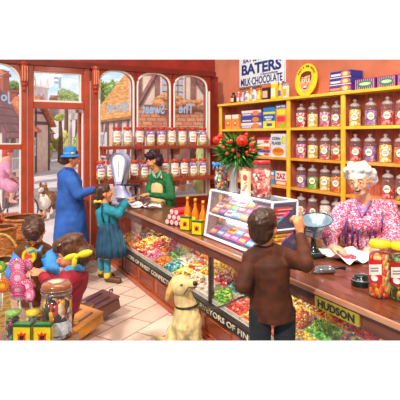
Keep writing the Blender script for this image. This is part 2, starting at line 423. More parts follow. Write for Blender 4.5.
# ---------------------------------------------------------------- shop front (wall_back)
def wbox(b, s0, s1, z0, z1, y0=-.06, y1=.08, mi=0, bev=0): b.box(s0, s1, y0, y1, z0, z1, mi, None, bev)
def wl(name, b, mats, smooth=False):
    o = b.build(name, mats, None, smooth); o.matrix_world = MWL; return struct(o)
TOP = 3.6
b = MB()
wbox(b, sx(-70), sx(213), 2.86, TOP, -.07, .10)                          # header fascia
wbox(b, sx(-70), sx(213), 2.79, 2.87, -.10, .10, 1)                      # dark moulding under it
wbox(b, sx(-70), sx(21), 0, .74, -.05, .08)
wbox(b, sx(98), sx(213), 0, .80, -.05, .08)
wbox(b, sx(208.5), sx(216.5), .80, 2.80, -.05, .10)
wbox(b, sx(209.8), sx(212.6), .80, 2.80, -.07, -.04, 1)
wl('wall_back', b, [RED, RED2])
def arch_frame(name, s0, s1, z0, z1, rise, mats, fr=.035, left=True, right=True):
    """red board with an arched opening between s0..s1; its sunlit inner edge painted as a thin white bead"""
    b = MB(); n = 14; c = (s0+s1)/2; rx = (s1-s0)/2
    arc = [(c-rx*math.cos(math.pi*i/n), z1-rise+rise*math.sin(math.pi*i/n)**.75) for i in range(n+1)]
    for i in range(n):
        (xa,za),(xb,zb) = arc[i], arc[i+1]
        b.add([(xa,-.05,za),(xb,-.05,zb),(xb,-.05,z1+.02),(xa,-.05,z1+.02),(xa,.06,za),(xb,.06,zb),(xb,.06,z1+.02),(xa,.06,z1+.02)],
              [(0,1,2,3),(4,7,6,5),(0,4,5,1)])
    bead = [(s0,-.052,z0)]+[(x,-.052,z) for x,z in arc]+[(s1,-.052,z0)]
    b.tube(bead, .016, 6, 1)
    return wl(name, b, mats)
wins = [(sx(98.5), sx(132.5)), (sx(136.3), sx(168.7)), (sx(172.8), sx(205.2))]
for i, (s0, s1) in enumerate(wins): arch_frame('window_%d' % (i+2), s0, s1, .84, 2.79, .22, [ORANGE, WHITE])
b = MB()
edges = [(sx(96),wins[0][0]), (wins[0][1],wins[1][0]), (wins[1][1],wins[2][0]), (wins[2][1],sx(208.5))]
for s0, s1 in edges: wbox(b, s0, s1, .78, 2.80, -.055, .07, 0, .008)
wbox(b, sx(96), sx(209), .76, .84, -.09, .08, 0, .01)
wl('trim_1', b, [RED])
# white strips standing for sunlight on the right hand window's frame edges
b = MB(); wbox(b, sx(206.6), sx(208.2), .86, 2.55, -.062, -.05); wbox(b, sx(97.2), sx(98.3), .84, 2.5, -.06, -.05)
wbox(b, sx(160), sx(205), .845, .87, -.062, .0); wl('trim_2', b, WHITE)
# left window and transom
s0, s1 = sx(-60), sx(20)
arch_frame('window_1', sx(-30), sx(20), 1.70, 2.79, .30, [ORANGE, WHITE])
b = MB(); wbox(b, sx(-70), sx(21), 1.63, 1.70, -.07, .07, 0, .008); wbox(b, sx(-70), sx(21), .70, .76, -.09, .08)
wbox(b, sx(-33), sx(-30), .7, 2.8); wbox(b, sx(19), sx(20.4), .76, 1.64, -.06, .0, 1); wbox(b, sx(-30), sx(20.4), 1.70, 1.715, -.075, .0, 1)  # white strips paint sunlight onto the frame edges
wl('trim_3', b, [ORANGE, WHITE])
# posts each side of the door
b = MB()
for p0, p1 in ((21,26.3),(83.2,88.6),(90.5,97)):
    wbox(b, sx(p0), sx(p1), 0, 2.80, -.075, .08, 0, .012)
wbox(b, sx(27.4), sx(33.2), 0, 2.80, -.06, .10, 0, .01)
wbox(b, sx(26.3), sx(27.4), 0, 2.62, -.04, .06, 1); wbox(b, sx(88.6), sx(90.5), 0, 2.62, -.03, .06, 1)  # white strips imitate light catching the post edges
wl('trim_4', b, [ORANGE, WHITE])
# carved corbels at the head of the posts
for i, px in enumerate((23.6, 94)):
    s = sx(px); b = MB()
    pr = [(.0,0),(.018,.01),(.03,.03),(.02,.055),(.035,.075),(.045,.09),(.04,.11),(.05,.13),(.052,.36),(.062,.37),(.062,.40),(.0,.40)]
    b.lathe(pr, 12, 0, T(s, -.10, 2.42)); 
    for k in (-1,0,1): b.cyl((s+.03*k,-.158+abs(k)*.012,2.56),(s+.03*k,-.158+abs(k)*.012,2.76),.009,None,6,1)
    wl('trim_%d' % (5+i), b, [ORANGE, mat('E89070',.4)])
# door frame, transom light and open leaf
b = MB(); d0, d1 = sx(33.2), sx(83.2)
wbox(b, d0, d1, 2.20, 2.29, -.07, .09, 0, .01); wbox(b, d0, d1, 2.71, 2.81, -.06, .09, 0, .01)
wbox(b, sx(80.5), d1, 2.28, 2.72, -.05, .08); 
wbox(b, d0, sx(34), 2.29, 2.71, -.04, .05, 1); wbox(b, d0, sx(82), 2.29, 2.315, -.05, .05, 1); wbox(b, sx(79.5), sx(80.6), 2.29, 2.71, -.045, .05, 1); wbox(b, d0, sx(80), 2.70, 2.715, -.045,.05,1)  # sunlit edges of transom and left jamb put in as white strips
wbox(b, d0, sx(33.9), 0, 2.20, -.04, .05, 1)
wl('door_1', b, [ORANGE, WHITE])
b = MB(); x = sx(81.6); L = .74
b.box(x-.02, x+.02, .08, .16, .02, 2.16, 0); b.box(x-.02, x+.02, L-.02, L+.07, .02, 2.16, 1)
b.box(x-.02, x+.02, .16, L, 2.07, 2.16, 1); b.box(x-.02, x+.02, .16, L, .02, .75, 0); b.box(x-.02, x+.02, .16, L, .75, .80, 1)
b.box(x-.018, x+.018, .16, .19, .8, 2.07, 1)
wl('door_2', b, [ORANGE, WHITE])
# sunlight on the right jamb of the doorway, painted as white strips
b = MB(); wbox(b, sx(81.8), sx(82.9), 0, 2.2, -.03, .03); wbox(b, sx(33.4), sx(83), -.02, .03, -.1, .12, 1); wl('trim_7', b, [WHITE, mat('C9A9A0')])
# glass in the windows, with the shop's lettering read from behind
LET = mat('9CC0EC', .4, vary=.05)
G = glass('FFFFFF', .025, .03)
def wtext(body, px, z, w, h, bold=.03):
    M = face_frame((sx(px), -.012, z), (1,0,0)); o = text('window_lettering', body, LET, None, M, w, h, .002, bold, True); o.matrix_world = MWL
    return struct(o)
for i, (s0, s1) in enumerate([(sx(-30),sx(20))]+wins+[(d0+.01, sx(80))]):
    b = MB(); z0, z1 = ((.76,2.75),(.84,2.75),(.84,2.75),(.84,2.75),(2.30,2.72))[i]
    b.box(s0, s1, -.004, .004, z0, z1); o = wl('window_%d' % (i+5), b, G); o['label'] = 'clear window glass'
wtext('Shop', 117.5, 2.24, .34, .18); wtext('Sweet', 153, 2.24, .38, .16); wtext('The', 186, 2.26, .27, .16); wtext('F', 57.5, 2.57, .10, .16); wtext('Jo', 6, 2.33, .13, .17)
# interior shelves across the window
for i, z in enumerate((1.62, 1.13)):
    b = MB(); b.box(sx(99.5)-.02, sx(209.5), -.34, -.05, z, z+.045, 0, None, .006)
    for px in (99.5, 134.5, 171, 209): s = sx(px); b.box(s-.016, s+.016, -.30, -.05, z-.09, z, 0)
    wl('trim_%d' % (8+i), b, [mat('9C3A22',.4,vary=.15,scale=6)])

# ---------------------------------------------------------------- shelf wall
b = MB(); b.box(-4.2, 2.5, .25, .37, 0, 3.4)
o = b.build('wall_right', mat('CC7456', .7, vary=.14, scale=2.2)); o.matrix_world = MS; struct(o)
# shelving unit
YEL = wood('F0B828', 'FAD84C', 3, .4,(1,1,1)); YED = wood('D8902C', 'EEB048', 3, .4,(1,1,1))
BACK = wood('9A4034', 'C06A54', 5, .6, (7,7,1), 0)
Z = [.74, 1.13, 1.52, 1.925, 2.335]
unit = thing('shelving_unit', 'golden yellow wooden wall shelving with three bays full of sweet jars and packets', 'shelves', O_S, TH_S)
xs = [ss(220.3), ss(288.3), ss(343), 1.35]
MB().box(xs[0], xs[-1], .20, .24, .1, 2.32).build('back_panel', BACK, unit)
for x in xs:
    bb = MB(); bb.box(x-.028, x+.028, -.01, .018, .05, 2.31, 0, None, .004); bb.box(x-.012, x+.012, .018, .20, .05, 2.31, 1); bb.build('upright', [YEL, BACK], unit)
for i in range(3):
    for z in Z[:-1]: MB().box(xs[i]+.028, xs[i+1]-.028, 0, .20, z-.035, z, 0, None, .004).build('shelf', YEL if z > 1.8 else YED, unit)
MB().box(xs[0]-.04, xs[-1], -.03, .24, 2.30, Z[4], 0, None, .005).build('top_board', YEL, unit)
MB().box(xs[0]-.02, xs[-1], -.02, .24, 0, .1).build('plinth', YED, unit)

# ---------------------------------------------------------------- counter
CT = wood('5E2A18', '8A4830', 3, .28, (1,7,3), .25); FA = wood('5E2A1E', '7E4434', 4, .4, (1,6,6)); PAN = wood('A0492A','BE6238',4,.4,(1,6,6)); PAN2 = wood('7C3018','96422A',4,.45,(1,6,6))
cnt = thing('shop_counter', 'long wooden glass-fronted shop counter with candy display and brown polished top', 'counter', O_C, TH_C)
U1 = 7.60; U0 = 1.4
MB().prism([(-U1,0),(-U0,0),(-U0,.98),(-4.85,.98),(-4.95,.60),(-U1,.60)], .835, .87).build('countertop', CT, cnt)
b = MB(); b.box(-U1+.01, -U0, .015, .05, .745, .835); b.box(-U1+.01, -U0, .005, .05, .815, .828); b.box(-U1+.01,-U1+.05,.05,.58,.745,.835); b.box(-U1+.02,-U0,.50,.58,.05,.835)
b.build('fascia', FA, cnt)
MB().box(-U1+.01, -U0, -.012, .016, .832, .868, 0, None, .008).build('edge_moulding', wood('C08060','D89C7C',3,.3,(1,6,6)), cnt)
b = MB(); b.box(-U1-.05, -U0, .0, .52, .0, .245); b.box(-U1-.06, -U0, -.03, .5, 0, .05)
b.build('base', PAN, cnt)
x = -U1+.06
while x < -U0-.3:
    MB().box(x, x+.44, -.008, .0, .075, .215, 0, None, .004).build('base_panel', PAN2, cnt)
    b = MB(); b.tube([(x,-.008,.075),(x+.44,-.008,.075),(x+.44,-.008,.215),(x,-.008,.215)], .008, 6, closed=True); b.build('panel_moulding', PAN, cnt)
    x += .56
BL = mat('1E1A1E',.5); GOLD = mat('E8DCC0',.4)
MB().box(-U1-.02, -U0, -.02, .04, .245, .33).build('name_board', BL, cnt)
Mt = lambda xc: face_frame((xc, -.021, .288), (1,0,0))
for xc in (-6.15, -3.95, -2.3): text('lettering', 'PURVEYORS OF FINEST CONFECTIONERY' , GOLD, cnt, Mt(xc), 2.0 if xc < -3 else 1.2, .047, .002, .01)
b = MB(); 
for u in (U1-.02, 4.72, 1.9): MB().box(-u-.015, -u+.015, .02, .06, .33, .75, 0).build('glass_post', mat('4A3A44',.3,metal=.6), cnt)
MB().box(-U1+.01, -U0, .026, .032, .33, .75).build('glass_front', glass('FFFFFF', .03, .01), cnt)
MB().box(-U1+.01, -U1+.016, .03, .5, .33, .75).build('glass_end', glass('FFFFFF', .06, .03), cnt)
MB().box(-U1+.02, -U0, .04, .52, .315, .333).build('display_floor', WHITE, cnt)
for k, u in enumerate((6.6, 5.3, 4.0, 2.7)):
    lo = light('display_light', 'AREA', cu(u, .07, .735), 4.2, (1,.86,.58), 1.1, .05, aim=cu(u, .24, .3)); lo.data.energy = 3.2; lo.rotation_euler = (0,0,0)
    lo.rotation_euler = Vector((N.x*.35, N.y*.35, -1)).to_track_quat('-Z','Y').to_euler()
    lo.rotation_euler.rotate_axis('Z', 0)
    lo.data.size = .25; lo.data.size_y = .25
b = MB(); b.cyl((-U1+.1,.065,.742),(-U0-.1,.065,.742),.008,None,8); b.build('strip_lamp', mat('FFE6B0',.4,emit=2.0), cnt)
# HUDSON plate
pl = MB().box(-3.30, -2.94, -.004, .012, .752, .822, 0, None, .004).build('name_plate', mat('C8B450',.35,metal=.4,vary=.1), cnt)
# ================================================================ helpers for goods
def thg(name, label, cat, loc, rotz=0, group=None): return thing(name, label, cat, loc, rotz, group)
PLATE_TXT = mat('2A2A1A',.5)
text('lettering', 'HUDSON', PLATE_TXT, cnt, face_frame((-3.12,-.006,.787),(1,0,0)), .30, .046, .003, .03)
PAL = dict(
 red=['E81C24','C8101C','F04848','A80C18','F8A0A0'], mix=['E82838','F8D020','28A050','2880D0','F88820','FFF4E0','D040A0','F8E060'],
 yel=['F8D820','F0B810','FFF070','E8A010','FFFFD0'], org=['F88818','F0A828','F86010','FFC850','E84818'],
 grn=['58B830','A8D840','2E8E3A','D0EC70','78C850'], pink=['F090B0','F8C0D0','E86898','FFE4EC','D04880'],
 wht=['FFF8EE','F4E4D0','FFFFFF','F0D0C0','E8DCC8'], pur=['9060A8','C090D0','704080','E0C0E8','B080B8'],
 brn=['7A3A20','A85A30','5A2414','C88048','E8B070'], tea=['28A8A0','60D0C8','1888B0','A0E8E0','2060A0'],
 rw=['E83040','FFF4F0','F08090','FFFFFF','D01828'], ry=['E82820','F8C820','F87818','FFE880','C01018'],
 warm=['F8C848','F09028','FBE8A8','E85028','F8D820','FFF4D8','D8782A'])
LIDG = glass('F4F0F8', .12, .35); JG = glass('FBFAFF', .045, .05); CREAM = mat('FBF6E4',.5,vary=.03); RIM = mat('6A4A3A',.5)
def shelf_jar_proto(kind, pal, fill=.8, h=.315, r=.070, lab='oval'):
    """apothecary sweet jar: glass body, sweets, glass lid with a knob, oval label"""
    root = thing('sweet_jar', '', 'jar')
    z1 = h*.70
    body = MB(); body.lathe([(r*.9,0),(r,.008),(r,z1*.86),(r*.93,z1*.95),(r*.74,z1),(r*.74,z1+.012)], 24, cap=False); body.build('glass_body', JG, root, True)
    c = MB(); zf = z1*.97*fill
    c.lathe([(0,.004),(r*.9,.004),(r*.94,.012),(r*.94,zf-.012),(r*.8,zf),(0,zf+.008)], 24, cap=False); c.build('sweets', cells(PAL[pal], 42, .3), root, True)
    l = MB(); l.lathe([(0,z1+.008),(r*.86,z1+.008),(r*.88,z1+.02),(r*.8,z1+.034),(r*.45,z1+.05),(r*.18,z1+.056),(r*.16,z1+.062),(r*.30,z1+.07),(r*.34,z1+.08),(r*.26,z1+.092),(0,z1+.097)], 20, cap=False)
    l.build('lid', LIDG, root, True)
    # oval label curved round the front
    lb = MB(); n = 20; R = r+.002; hw = r*.56; hh = z1*.19; zc = z1*.5
    def pt(ax, q, rr): a = ax/rr; return (rr*math.sin(a), -rr*math.cos(a), zc+q)
    for (k0, k1, mi, rr) in ((0,1,0,R+.0012),(0,1.14,1,R)):
        vs = [pt(0,0,rr)]+[pt(hw*k1*math.cos(2*math.pi*i/n), hh*k1*math.sin(2*math.pi*i/n), rr) for i in range(n)]
        vs = [(x,y,z) for x,y,z in vs]; lb.add(vs, [(0,1+(i)%n,1+(i+1)%n) for i in range(n)], mi)
    for q, wd in ((.25,.5),(-.12,.7)):
        vs = [pt(hw*wd*t, hh*(q+dz), R+.0022) for t,dz in ((-1,-.08),(-.33,-.08),(.33,-.08),(1,-.08),(1,.08),(.33,.08),(-.33,.08),(-1,.08))]
        lb.add(vs, [(0,1,6,7),(1,2,5,6),(2,3,4,5)], 1)
    lb.build('label', [CREAM, RIM], root)
    return root
protos = {}
def shelf_jar(pal, fill, loc, rotz, label, group):
    rotz = -math.asin(loc.x/math.hypot(loc.x,loc.y))-.12+random.uniform(-.1,.1)
    k = (pal, round(fill,2))
    if k not in protos:
        protos[k] = shelf_jar_proto('a', pal, fill); r = protos[k]; r.location = loc; r.rotation_euler = (0,0,rotz); r['label'] = label; r['group'] = group; r['category'] = 'jar'; return r
    return dup(protos[k], loc, rotz, label, group)
CN = dict(red='red', mix='multicoloured', yel='bright yellow', org='orange', grn='lime green', pink='pink', wht='creamy white', pur='purple', brn='brown', tea='teal', rw='red and white', ry='red and yellow', warm='golden')
Rp = {0:'top shelf', 1:'second shelf', 2:'third shelf', 3:'bottom shelf'}
ORD = ['first','second','third','fourth','fifth']
rowsM = {3:(1.925,['rw','yel','pink','mix'],[.9,.8,.85,.7]), 2:(1.52,['pink','yel','mix','ry'],[.85,.8,.85,.8]), 1:(1.13,['pur','grn','yel','org'],[.75,.7,.8,.85]), 0:(.74,['pink','pur','wht','pink'],[.5,.4,.95,.5])}
for r, (z, pals, fills) in rowsM.items():
    for i, px in enumerate((301.3, 312.8, 325.2, 336.6)):
        x = ss(px,.085)
        shelf_jar(pals[i], fills[i], MS @ Vector((x,.085,z)), TH_S, 'glass jar of %s sweets, %s from left on the %s, middle bay' % (CN[pals[i]], ORD[i], Rp[3-r]), 'lidded sweet jars on the yellow shelves')
rowsR = {3:(1.925,[('yel',355,.9),('pur',371,.8),('red',387.5,.75),('red',402,.7)]), 2:(1.52,[('red',355.5,.75),('pur',370,.8),('yel',385.5,.9),('org',401,.8)]),
         1:(1.13,[('red',388,.6),('brn',402,.6)]), 0:(.74,[('mix',398.5,.9),])}
for r, (z, L) in rowsR.items():
    for i, (p, px, fi) in enumerate(L):
        shelf_jar(p, fi, MS @ Vector((ss(px,.085),.085,z)), TH_S, 'glass jar of %s sweets, %s from left on the %s, right-hand bay' % (CN[p], ORD[i], Rp[3-r]), 'lidded sweet jars on the yellow shelves')
# ---------------------------------------------------------------- window jars with red lids
def window_jar_proto(pal, pal2, lid='C8281C'):
    root = thing('sweet_jar', '', 'jar'); r = .070; h = .245
    b = MB(); b.lathe([(r*.92,0),(r,.01),(r,h*.82),(r*.82,h*.97),(r*.78,h)], 20, cap=False); b.build('glass_body', JG, root, True)
    b = MB(); b.lathe([(0,.004),(r*.93,.006),(r*.94,h*.52),(0,h*.55)], 20, 0, cap=False); b.lathe([(r*.93,h*.53),(r*.93,h*.8),(r*.8,h*.9),(0,h*.92)], 20, 1, cap=False); b.build('sweets', [cells(PAL[pal],36), cells(PAL[pal2],36)], root, True)
    b = MB(); b.lathe([(0,h-.004),(r*.86,h-.004),(r*.9,h+.004),(r*.9,h+.03),(r*.8,h+.038),(0,h+.038)], 20, cap=False); b.build('lid', mat(lid,.35,coat=.3), root, True)
    b = MB(); n = 6
    for z0, z1, q, mi in ((.06,.17,.7,0),(.085,.10,.45,1),(.125,.15,.5,2)):
        rr = r+.002+.001*mi
        vs = []
        for i in range(n+1):
            a = (-q+2*q*i/n); vs += [(rr*math.sin(a),-rr*math.cos(a),z0),(rr*math.sin(a),-rr*math.cos(a),z1)]
        b.add(vs, [(2*i,2*i+2,2*i+3,2*i+1) for i in range(n)], mi)
    b.build('label', [mat('FFFDF6',.5,vary=.02), mat('9A9AA8'), mat('E89A90')], root)
    return root
wp = {}
def window_jar(k, loc, label, group):
    rz = -math.asin(loc.x/math.hypot(loc.x,loc.y))+.08
    if k not in wp:
        wp[k] = window_jar_proto(*k); r = wp[k]; r.location = loc; r.rotation_euler = (0,0,rz); r['label'] = label; r['group'] = group; return
    dup(wp[k], loc, rz, label, group)
ks = [('warm','wht'),('yel','pur'),('yel','wht'),('warm','pur'),('ry','wht')]
up = [117,127.6,139.8,150.6,161.3,171.8,182.3,192.8,202.6]; low = [101,110.5,124.5,134.5,144.8,155,165,174.8,184.3,193.6,202.8]
OR = ['first','second','third','fourth','fifth','sixth','seventh','eighth','ninth','tenth','eleventh']
for row, (P, z) in enumerate(((up,1.665),(low,1.175))):
    for i, px in enumerate(P):
        k = ks[(i*2+row*3) % 5]
        k = k+(('C8281C','D84028')[row],)
        p = MWL @ Vector((sx(px)-.0,-.17,z))
        # keep the column of the photograph after stepping into the room
        s = sx(px); q = MWL @ Vector((s,-.2,z)); kk = (px-200)/F; s += (kk*q.y-q.x)/(.889-.457*kk); q = MWL @ Vector((s,-.2,z))
        window_jar(k, q, 'red-lidded jar of %s sweets, %s from left on the %s window shelf' % (CN[k[0]], OR[i], ('upper','lower')[row]), 'red-lidded jars on the window shelves')
# ---------------------------------------------------------------- printed boxes
def pbox(name, label, cat, Mx, w, d, h, base, blocks, group=None, words=(), rotz=None):
    """a printed carton: box and, on its front, printed panels (x0,x1,z0,z1 as fractions, colour)"""
    loc = Mx.translation; r = Mx.to_euler().z
    root = thing(name, label, cat, loc, r, group)
    MB().box(-w/2, w/2, 0, d, 0, h, 0, None, .002).build('carton', mat(base,.45,vary=.05), root)
    for i, (x0,x1,z0,z1,c) in enumerate(blocks):
        b = MB()
        if c.startswith('o'):   # oval
            n = 20; cx, cz = (x0+x1)/2, (z0+z1)/2
            b.add([((cx-.5)*w, -.0015-.0004*i, cz*h)]+[((cx-.5+(x1-x0)/2*math.cos(2*math.pi*k/n))*w, -.0015-.0004*i, (cz+(z1-z0)/2*math.sin(2*math.pi*k/n))*h) for k in range(n)], [(0,1+k,1+(k+1)%n) for k in range(n)])
            b.build('printed_oval', mat(c[1:],.45,vary=.1,scale=60), root)
        else:
            b.box((x0-.5)*w, (x1-.5)*w, -.001-.0004*i, 0, z0*h, z1*h); b.build('printed_panel', mat(c,.45,vary=.06), root)
    for (s, xc, zc, ww, hh, c) in words:
        text('lettering', s, mat(c,.5,vary=.02), root, face_frame(((xc-.5)*w, -.005, zc*h), (1,0,0)), ww*w, hh*h, .001, .03)
    return root
def sh(px, z, y=.03): return MS @ T(ss(px,y), y, z)
def wpx(p0, p1): return abs(ss(p1)-ss(p0))
# bay 1, top shelf
for i, (p0, p1) in enumerate(((225,231),(231.8,238.5))):
    pbox('sweet_packet', ('pale orange sweet packet with white top, leftmost on the top shelf','pale orange sweet packet with white top, right of its twin on the top shelf')[i], 'packet', sh((p0+p1)/2,1.925,.05), wpx(p0,p1)*.95,.05,.23,'F0A050',[(0,1,.72,1,'FBEFE0'),(.15,.85,.2,.6,'oE87828'),(.3,.7,.35,.5,'oFBE0B0')],'orange packets')
for i in range(3):
    w = wpx(240.5,261.5)
    pbox('chocolate_box', 'flat purple and orange chocolate box, %s of three stacked on the shelf' % ('bottom','middle','top')[i], 'box', sh(251,1.925+.094*i,.05), w*(.97-.02*i),.16,.09,('8A78C8','5A58A8','7068B8')[i],[(0,1,.55,1,('F4E8E8','3A4AA0','F0E4E0')[i]),(.55,.9,.1,.9,'oF08840'),(.05,.5,.2,.42,'E8D8F0')],'purple chocolate boxes on the left shelf')
pbox('confectionery_carton','blue and yellow upright carton beside the purple chocolate boxes','box',sh(269,1.925,.04),wpx(262.8,275)*.98,.07,.30,'2A84C8',[(0,1,.68,.78,'F8E030'),(0,1,.02,.34,'F4E428'),(.1,.9,.36,.66,'1858A8'),(.3,.75,.1,.24,'2060B0')],None,[('MIXED',.5,.53,.7,.1,'FFFFFF'),('MIX',.5,.41,.5,.08,'FFFFFF')])
pbox('confectionery_carton','orange and yellow carton with blue top and pink panel beside the bay upright','box',sh(281,1.925,.04),wpx(275.6,287)*.95,.07,.325,'F09030',[(0,1,.84,1,'2A70C8'),(.12,.9,.56,.8,'F8E048'),(.1,.85,.28,.5,'E83060'),(.35,.95,.06,.2,'8CC83C')],None,[('BATES',.5,.92,.8,.08,'FFFFFF')])
# bay 1, second shelf
for i in range(3):
    pbox('biscuit_box','flat white and red biscuit box, %s of three stacked left of the corn flakes' % ('bottom','middle','top')[i],'box',sh(263.5,1.52+.092*i,.05),wpx(257,270)*.98,.15,.088,('E8E0F4','F0A050','F4ECF4')[i],[(0,1,.6,1,('5A50A8','FBF2EA','C83848')[i]),(.5,.95,.1,.55,'oE85028')],'biscuit boxes')
pbox('cereal_box','pale grey CORN FLAKES carton with an orange bowl picture on the shelf','box',sh(278,1.52,.04),wpx(270.5,286)*.96,.07,.325,'DDE0EC',[(.1,.92,.05,.42,'oF09028'),(.15,.85,.2,.36,'oD86818'),(.72,.97,.55,.9,'oA8D030'),(.8,.95,.6,.85,'oF4E040')],None,[('CORN',.38,.8,.55,.13,'3A5A78'),('FLAKES',.40,.60,.62,.13,'3A5A78')])
# bay 1, third shelf
pbox('sweet_box','white and red box with large ZAZ lettering on the third shelf','box',sh(281,1.13,.04),wpx(275,287)*.95,.08,.19,'F4E8E4',[(0,1,0,.35,'D83028'),(.1,.9,.06,.28,'F4D8C8'),],None,[('ZAZ',.5,.68,.8,.4,'C82028')])
pbox('sweet_box','small blue and orange box left of the ZAZ box on the third shelf','box',sh(271.5,1.13,.04),wpx(269,274.4)*.95,.08,.19,'4A90C8',[(0,1,.4,.6,'F09038'),(.1,.9,.7,.9,'F8F0E8')])
pbox('sweet_box','dull pink carton low behind the flower vase','box',sh(243,1.13,.04),.22,.1,.2,'D88878',[(.1,.9,.5,.9,'F4D8B0')])
# on top of the unit: small bottles and tins
def bottle(name, label, cat, loc, r, h, col, capc, lab, kind='b', group='small bottles and tins along the top of the yellow shelves'):
    root = thing(name, label, cat, loc, TH_S, group)
    if kind == 'b':
        MB().lathe([(r*.9,0),(r,.006),(r,h*.62),(r*.5,h*.78),(r*.42,h*.86)],14).build('container', mat(col,.3,coat=.4), root, True)
        MB().lathe([(r*.5,h*.84),(r*.52,h*.99),(0,h)],12).build('cap', mat(capc,.4), root, True)
    else:
        MB().box(-r,r,-r*.5,r*.5,0,h*.84,0,None,.004).build('container', mat(col,.4), root)
        MB().box(-r*1.03,r*1.03,-r*.53,r*.53,h*.82,h,0,None,.004).build('cap', mat(capc,.4), root)
    b = MB(); 
    if kind == 'b':
        vs = []; rr = r+.0015
        for i in range(7): a = -.9+1.8*i/6; vs += [(rr*math.sin(a),-rr*math.cos(a),h*.15),(rr*math.sin(a),-rr*math.cos(a),h*.48)]
        b.add(vs, [(2*i,2*i+2,2*i+3,2*i+1) for i in range(6)])
    else: b.box(-r*.8,r*.8,-r*.5-.002,-r*.5,h*.15,h*.6)
    b.build('label', mat(lab,.5), root); return root
items = [(233.5,2.3,11,'4A2018','2A1A14','E8D8B0','b','small dark brown bottle, leftmost on top of the shelves'),(238.8,1.8,11,'D85878','F4D8D8','FBF0E0','b','slim pink bottle with a pale cap on top of the shelves'),
 (243,2,10,'B89AC0','E8E0E8','F4ECF4','b','lilac bottle beside the slim pink bottle on the shelf top'),(247.6,2.4,11,'E8E4E4','C8C0C8','A898A8','b','pale white-grey bottle with grey label on the shelf top'),
 (251.3,1.5,14,'F0A028','F8D040','F8E8B0','b','thin orange bottle with yellow cap behind others on the shelf top'),(254.6,2.1,14,'F0EEF4','2848A8','8898C8','b','white bottle with a blue cap on the shelf top'),
 (259.6,2.4,13,'F0B020','C87828','FBE890','b','yellow-orange bottle with brown cap on the shelf top'),(266.8,4,15,'3A2848','F07828','E8C0A0','t','dark tin with orange and yellow top on the shelf top'),
 (274.4,3,18,'F0D830','F6F2E4','FBF6DC','t','tall yellow tin with white lid on the shelf top'),(280.6,2.2,17,'F4C838','E8E4F0','6858A8','b','yellow bottle with white cap and purple label on the shelf top'),
 (285.8,2.6,15,'F0E8E0','A898B0','E8B030','t','white tin with golden label next to the round sign')]
for px, rp, hp, c, cc, lb, kd, lbl in items:
    p = (MS @ Vector((ss(px,.06), .06, 2.335))); r = rp*p.y/F*1.2; bottle('small_bottle' if kd == 'b' else 'small_tin', lbl, 'bottle' if kd == 'b' else 'tin', p, r, hp*p.y/F*1.0, c, cc, lb, kd)
# purple chocolate boxes and striped boxes on top, right
for i in range(3):
    pbox('chocolate_box','flat dark blue chocolate box with orange picture, %s of three on the shelf top' % ('bottom','middle','top')[i],'box',sh(340+.2*i,2.335+.085*i,.03),wpx(328.5,352.5)*(.93-.03*i),.2,.082,('6A3A98','3A3A98','28389A')[i],[(.5,.97,.1,.95,'oF08030'),(.6,.85,.25,.8,'oFBE0B8'),(.04,.5,.3,.62,('F4A040','F0E8F4','E8E4F8')[i]),(0,1,0,.14,'E8D8E8')],'dark blue chocolate boxes on the shelf top')
for i, (p0, p1) in enumerate(((354.5,375.5),(377,396),(397.5,412))):
    pbox('striped_box','purple striped box with green oval label on shelf top, %s of three' % ('leftmost','middle one','rightmost')[i],'box',sh((p0+p1)/2,2.335,.03),wpx(p0,p1)*.96,.2,.125,'6A2468',[(.0+.1*k,.05+.1*k,.05,.95,'C88AB8') for k in range(10)]+[(.12,.9,.2,.8,'o2E8A50'),(.22,.8,.38,.66,'oC8E8C0')],'striped boxes on the shelf top')
# ---------------------------------------------------------------- signs on the wall
sg = thing('enamel_sign','white enamel BATERS milk chocolate sign with dark blue letters on wall','sign',MS @ Vector((ss(261.5,.245),.245,2.585)),TH_S)
w = ss(285,.245)-ss(239,.245); w = abs(w)
MB().box(-w/2,w/2,-.02,0,0,.60,0,None,.006).build('sign_plate', mat('E8F0F8',.3,vary=.04,coat=.4), sg)
NAVY = mat('1C3480',.35,vary=.06)
b = MB(); b.tube([(-w/2+.012,-.021,.012),(w/2-.012,-.021,.012),(w/2-.012,-.021,.585),(-w/2+.012,-.021,.585)],.006,6,closed=True); b.build('border_line', NAVY, sg)
for s, zc, ww, hh, bo in (('BATERS',.285,.86,.17,.035),('MILK·CHOCOLATE',.09,.90,.12,.02),('Chocolate',.175,.36,.035,.01),('EAT BATERS',.425,.6,.06,.03)):
    text('lettering', s, NAVY, sg, face_frame((0 if s[0] in 'BM' else (.2 if s[0]=='C' else -.1),-.022,zc),(1,0,0)), ww*w, hh, .003, bo)
rs = thing('round_sign','yellow round advertising sign with smiling boy face standing on shelf top','sign',MS @ Vector((ss(306.0,.17),.17,2.337)),TH_S)
Mr = T(0,0,.225) @ Matrix.Rotation(math.radians(-6),4,'X') @ Matrix.Rotation(math.pi/2,4,'X')
rw, rh = .205, .222
def disc(b, cx, cy, rx, ry, z0, z1, mi=0, n=40, M=Mr): b.prism([(cx+rx*math.cos(2*math.pi*k/n), cy+ry*math.sin(2*math.pi*k/n)) for k in range(n)], z0, z1, mi, M)
b = MB(); disc(b,0,0,rw,rh,-.006,.004,0); b.build('sign_disc', mat('F6D418',.35,vary=.05,coat=.4), rs)
b = MB(); disc(b,0,-.03,.098,.125,.004,.007,0); disc(b,-.10,-.03,.02,.035,.004,.0065,0,16); disc(b,.10,-.03,.02,.035,.004,.0065,0,16); disc(b,0,-.145,.06,.03,.004,.0065,0,16)
disc(b,0,-.045,.016,.03,.007,.009,1,14); disc(b,-.055,-.07,.026,.024,.007,.0085,2,14); disc(b,.055,-.07,.026,.024,.007,.0085,2,14)
b.build('painted_face', [mat('F0B088',.45,vary=.08),mat('E08860',.5),mat('EC8C6C',.5)], rs)
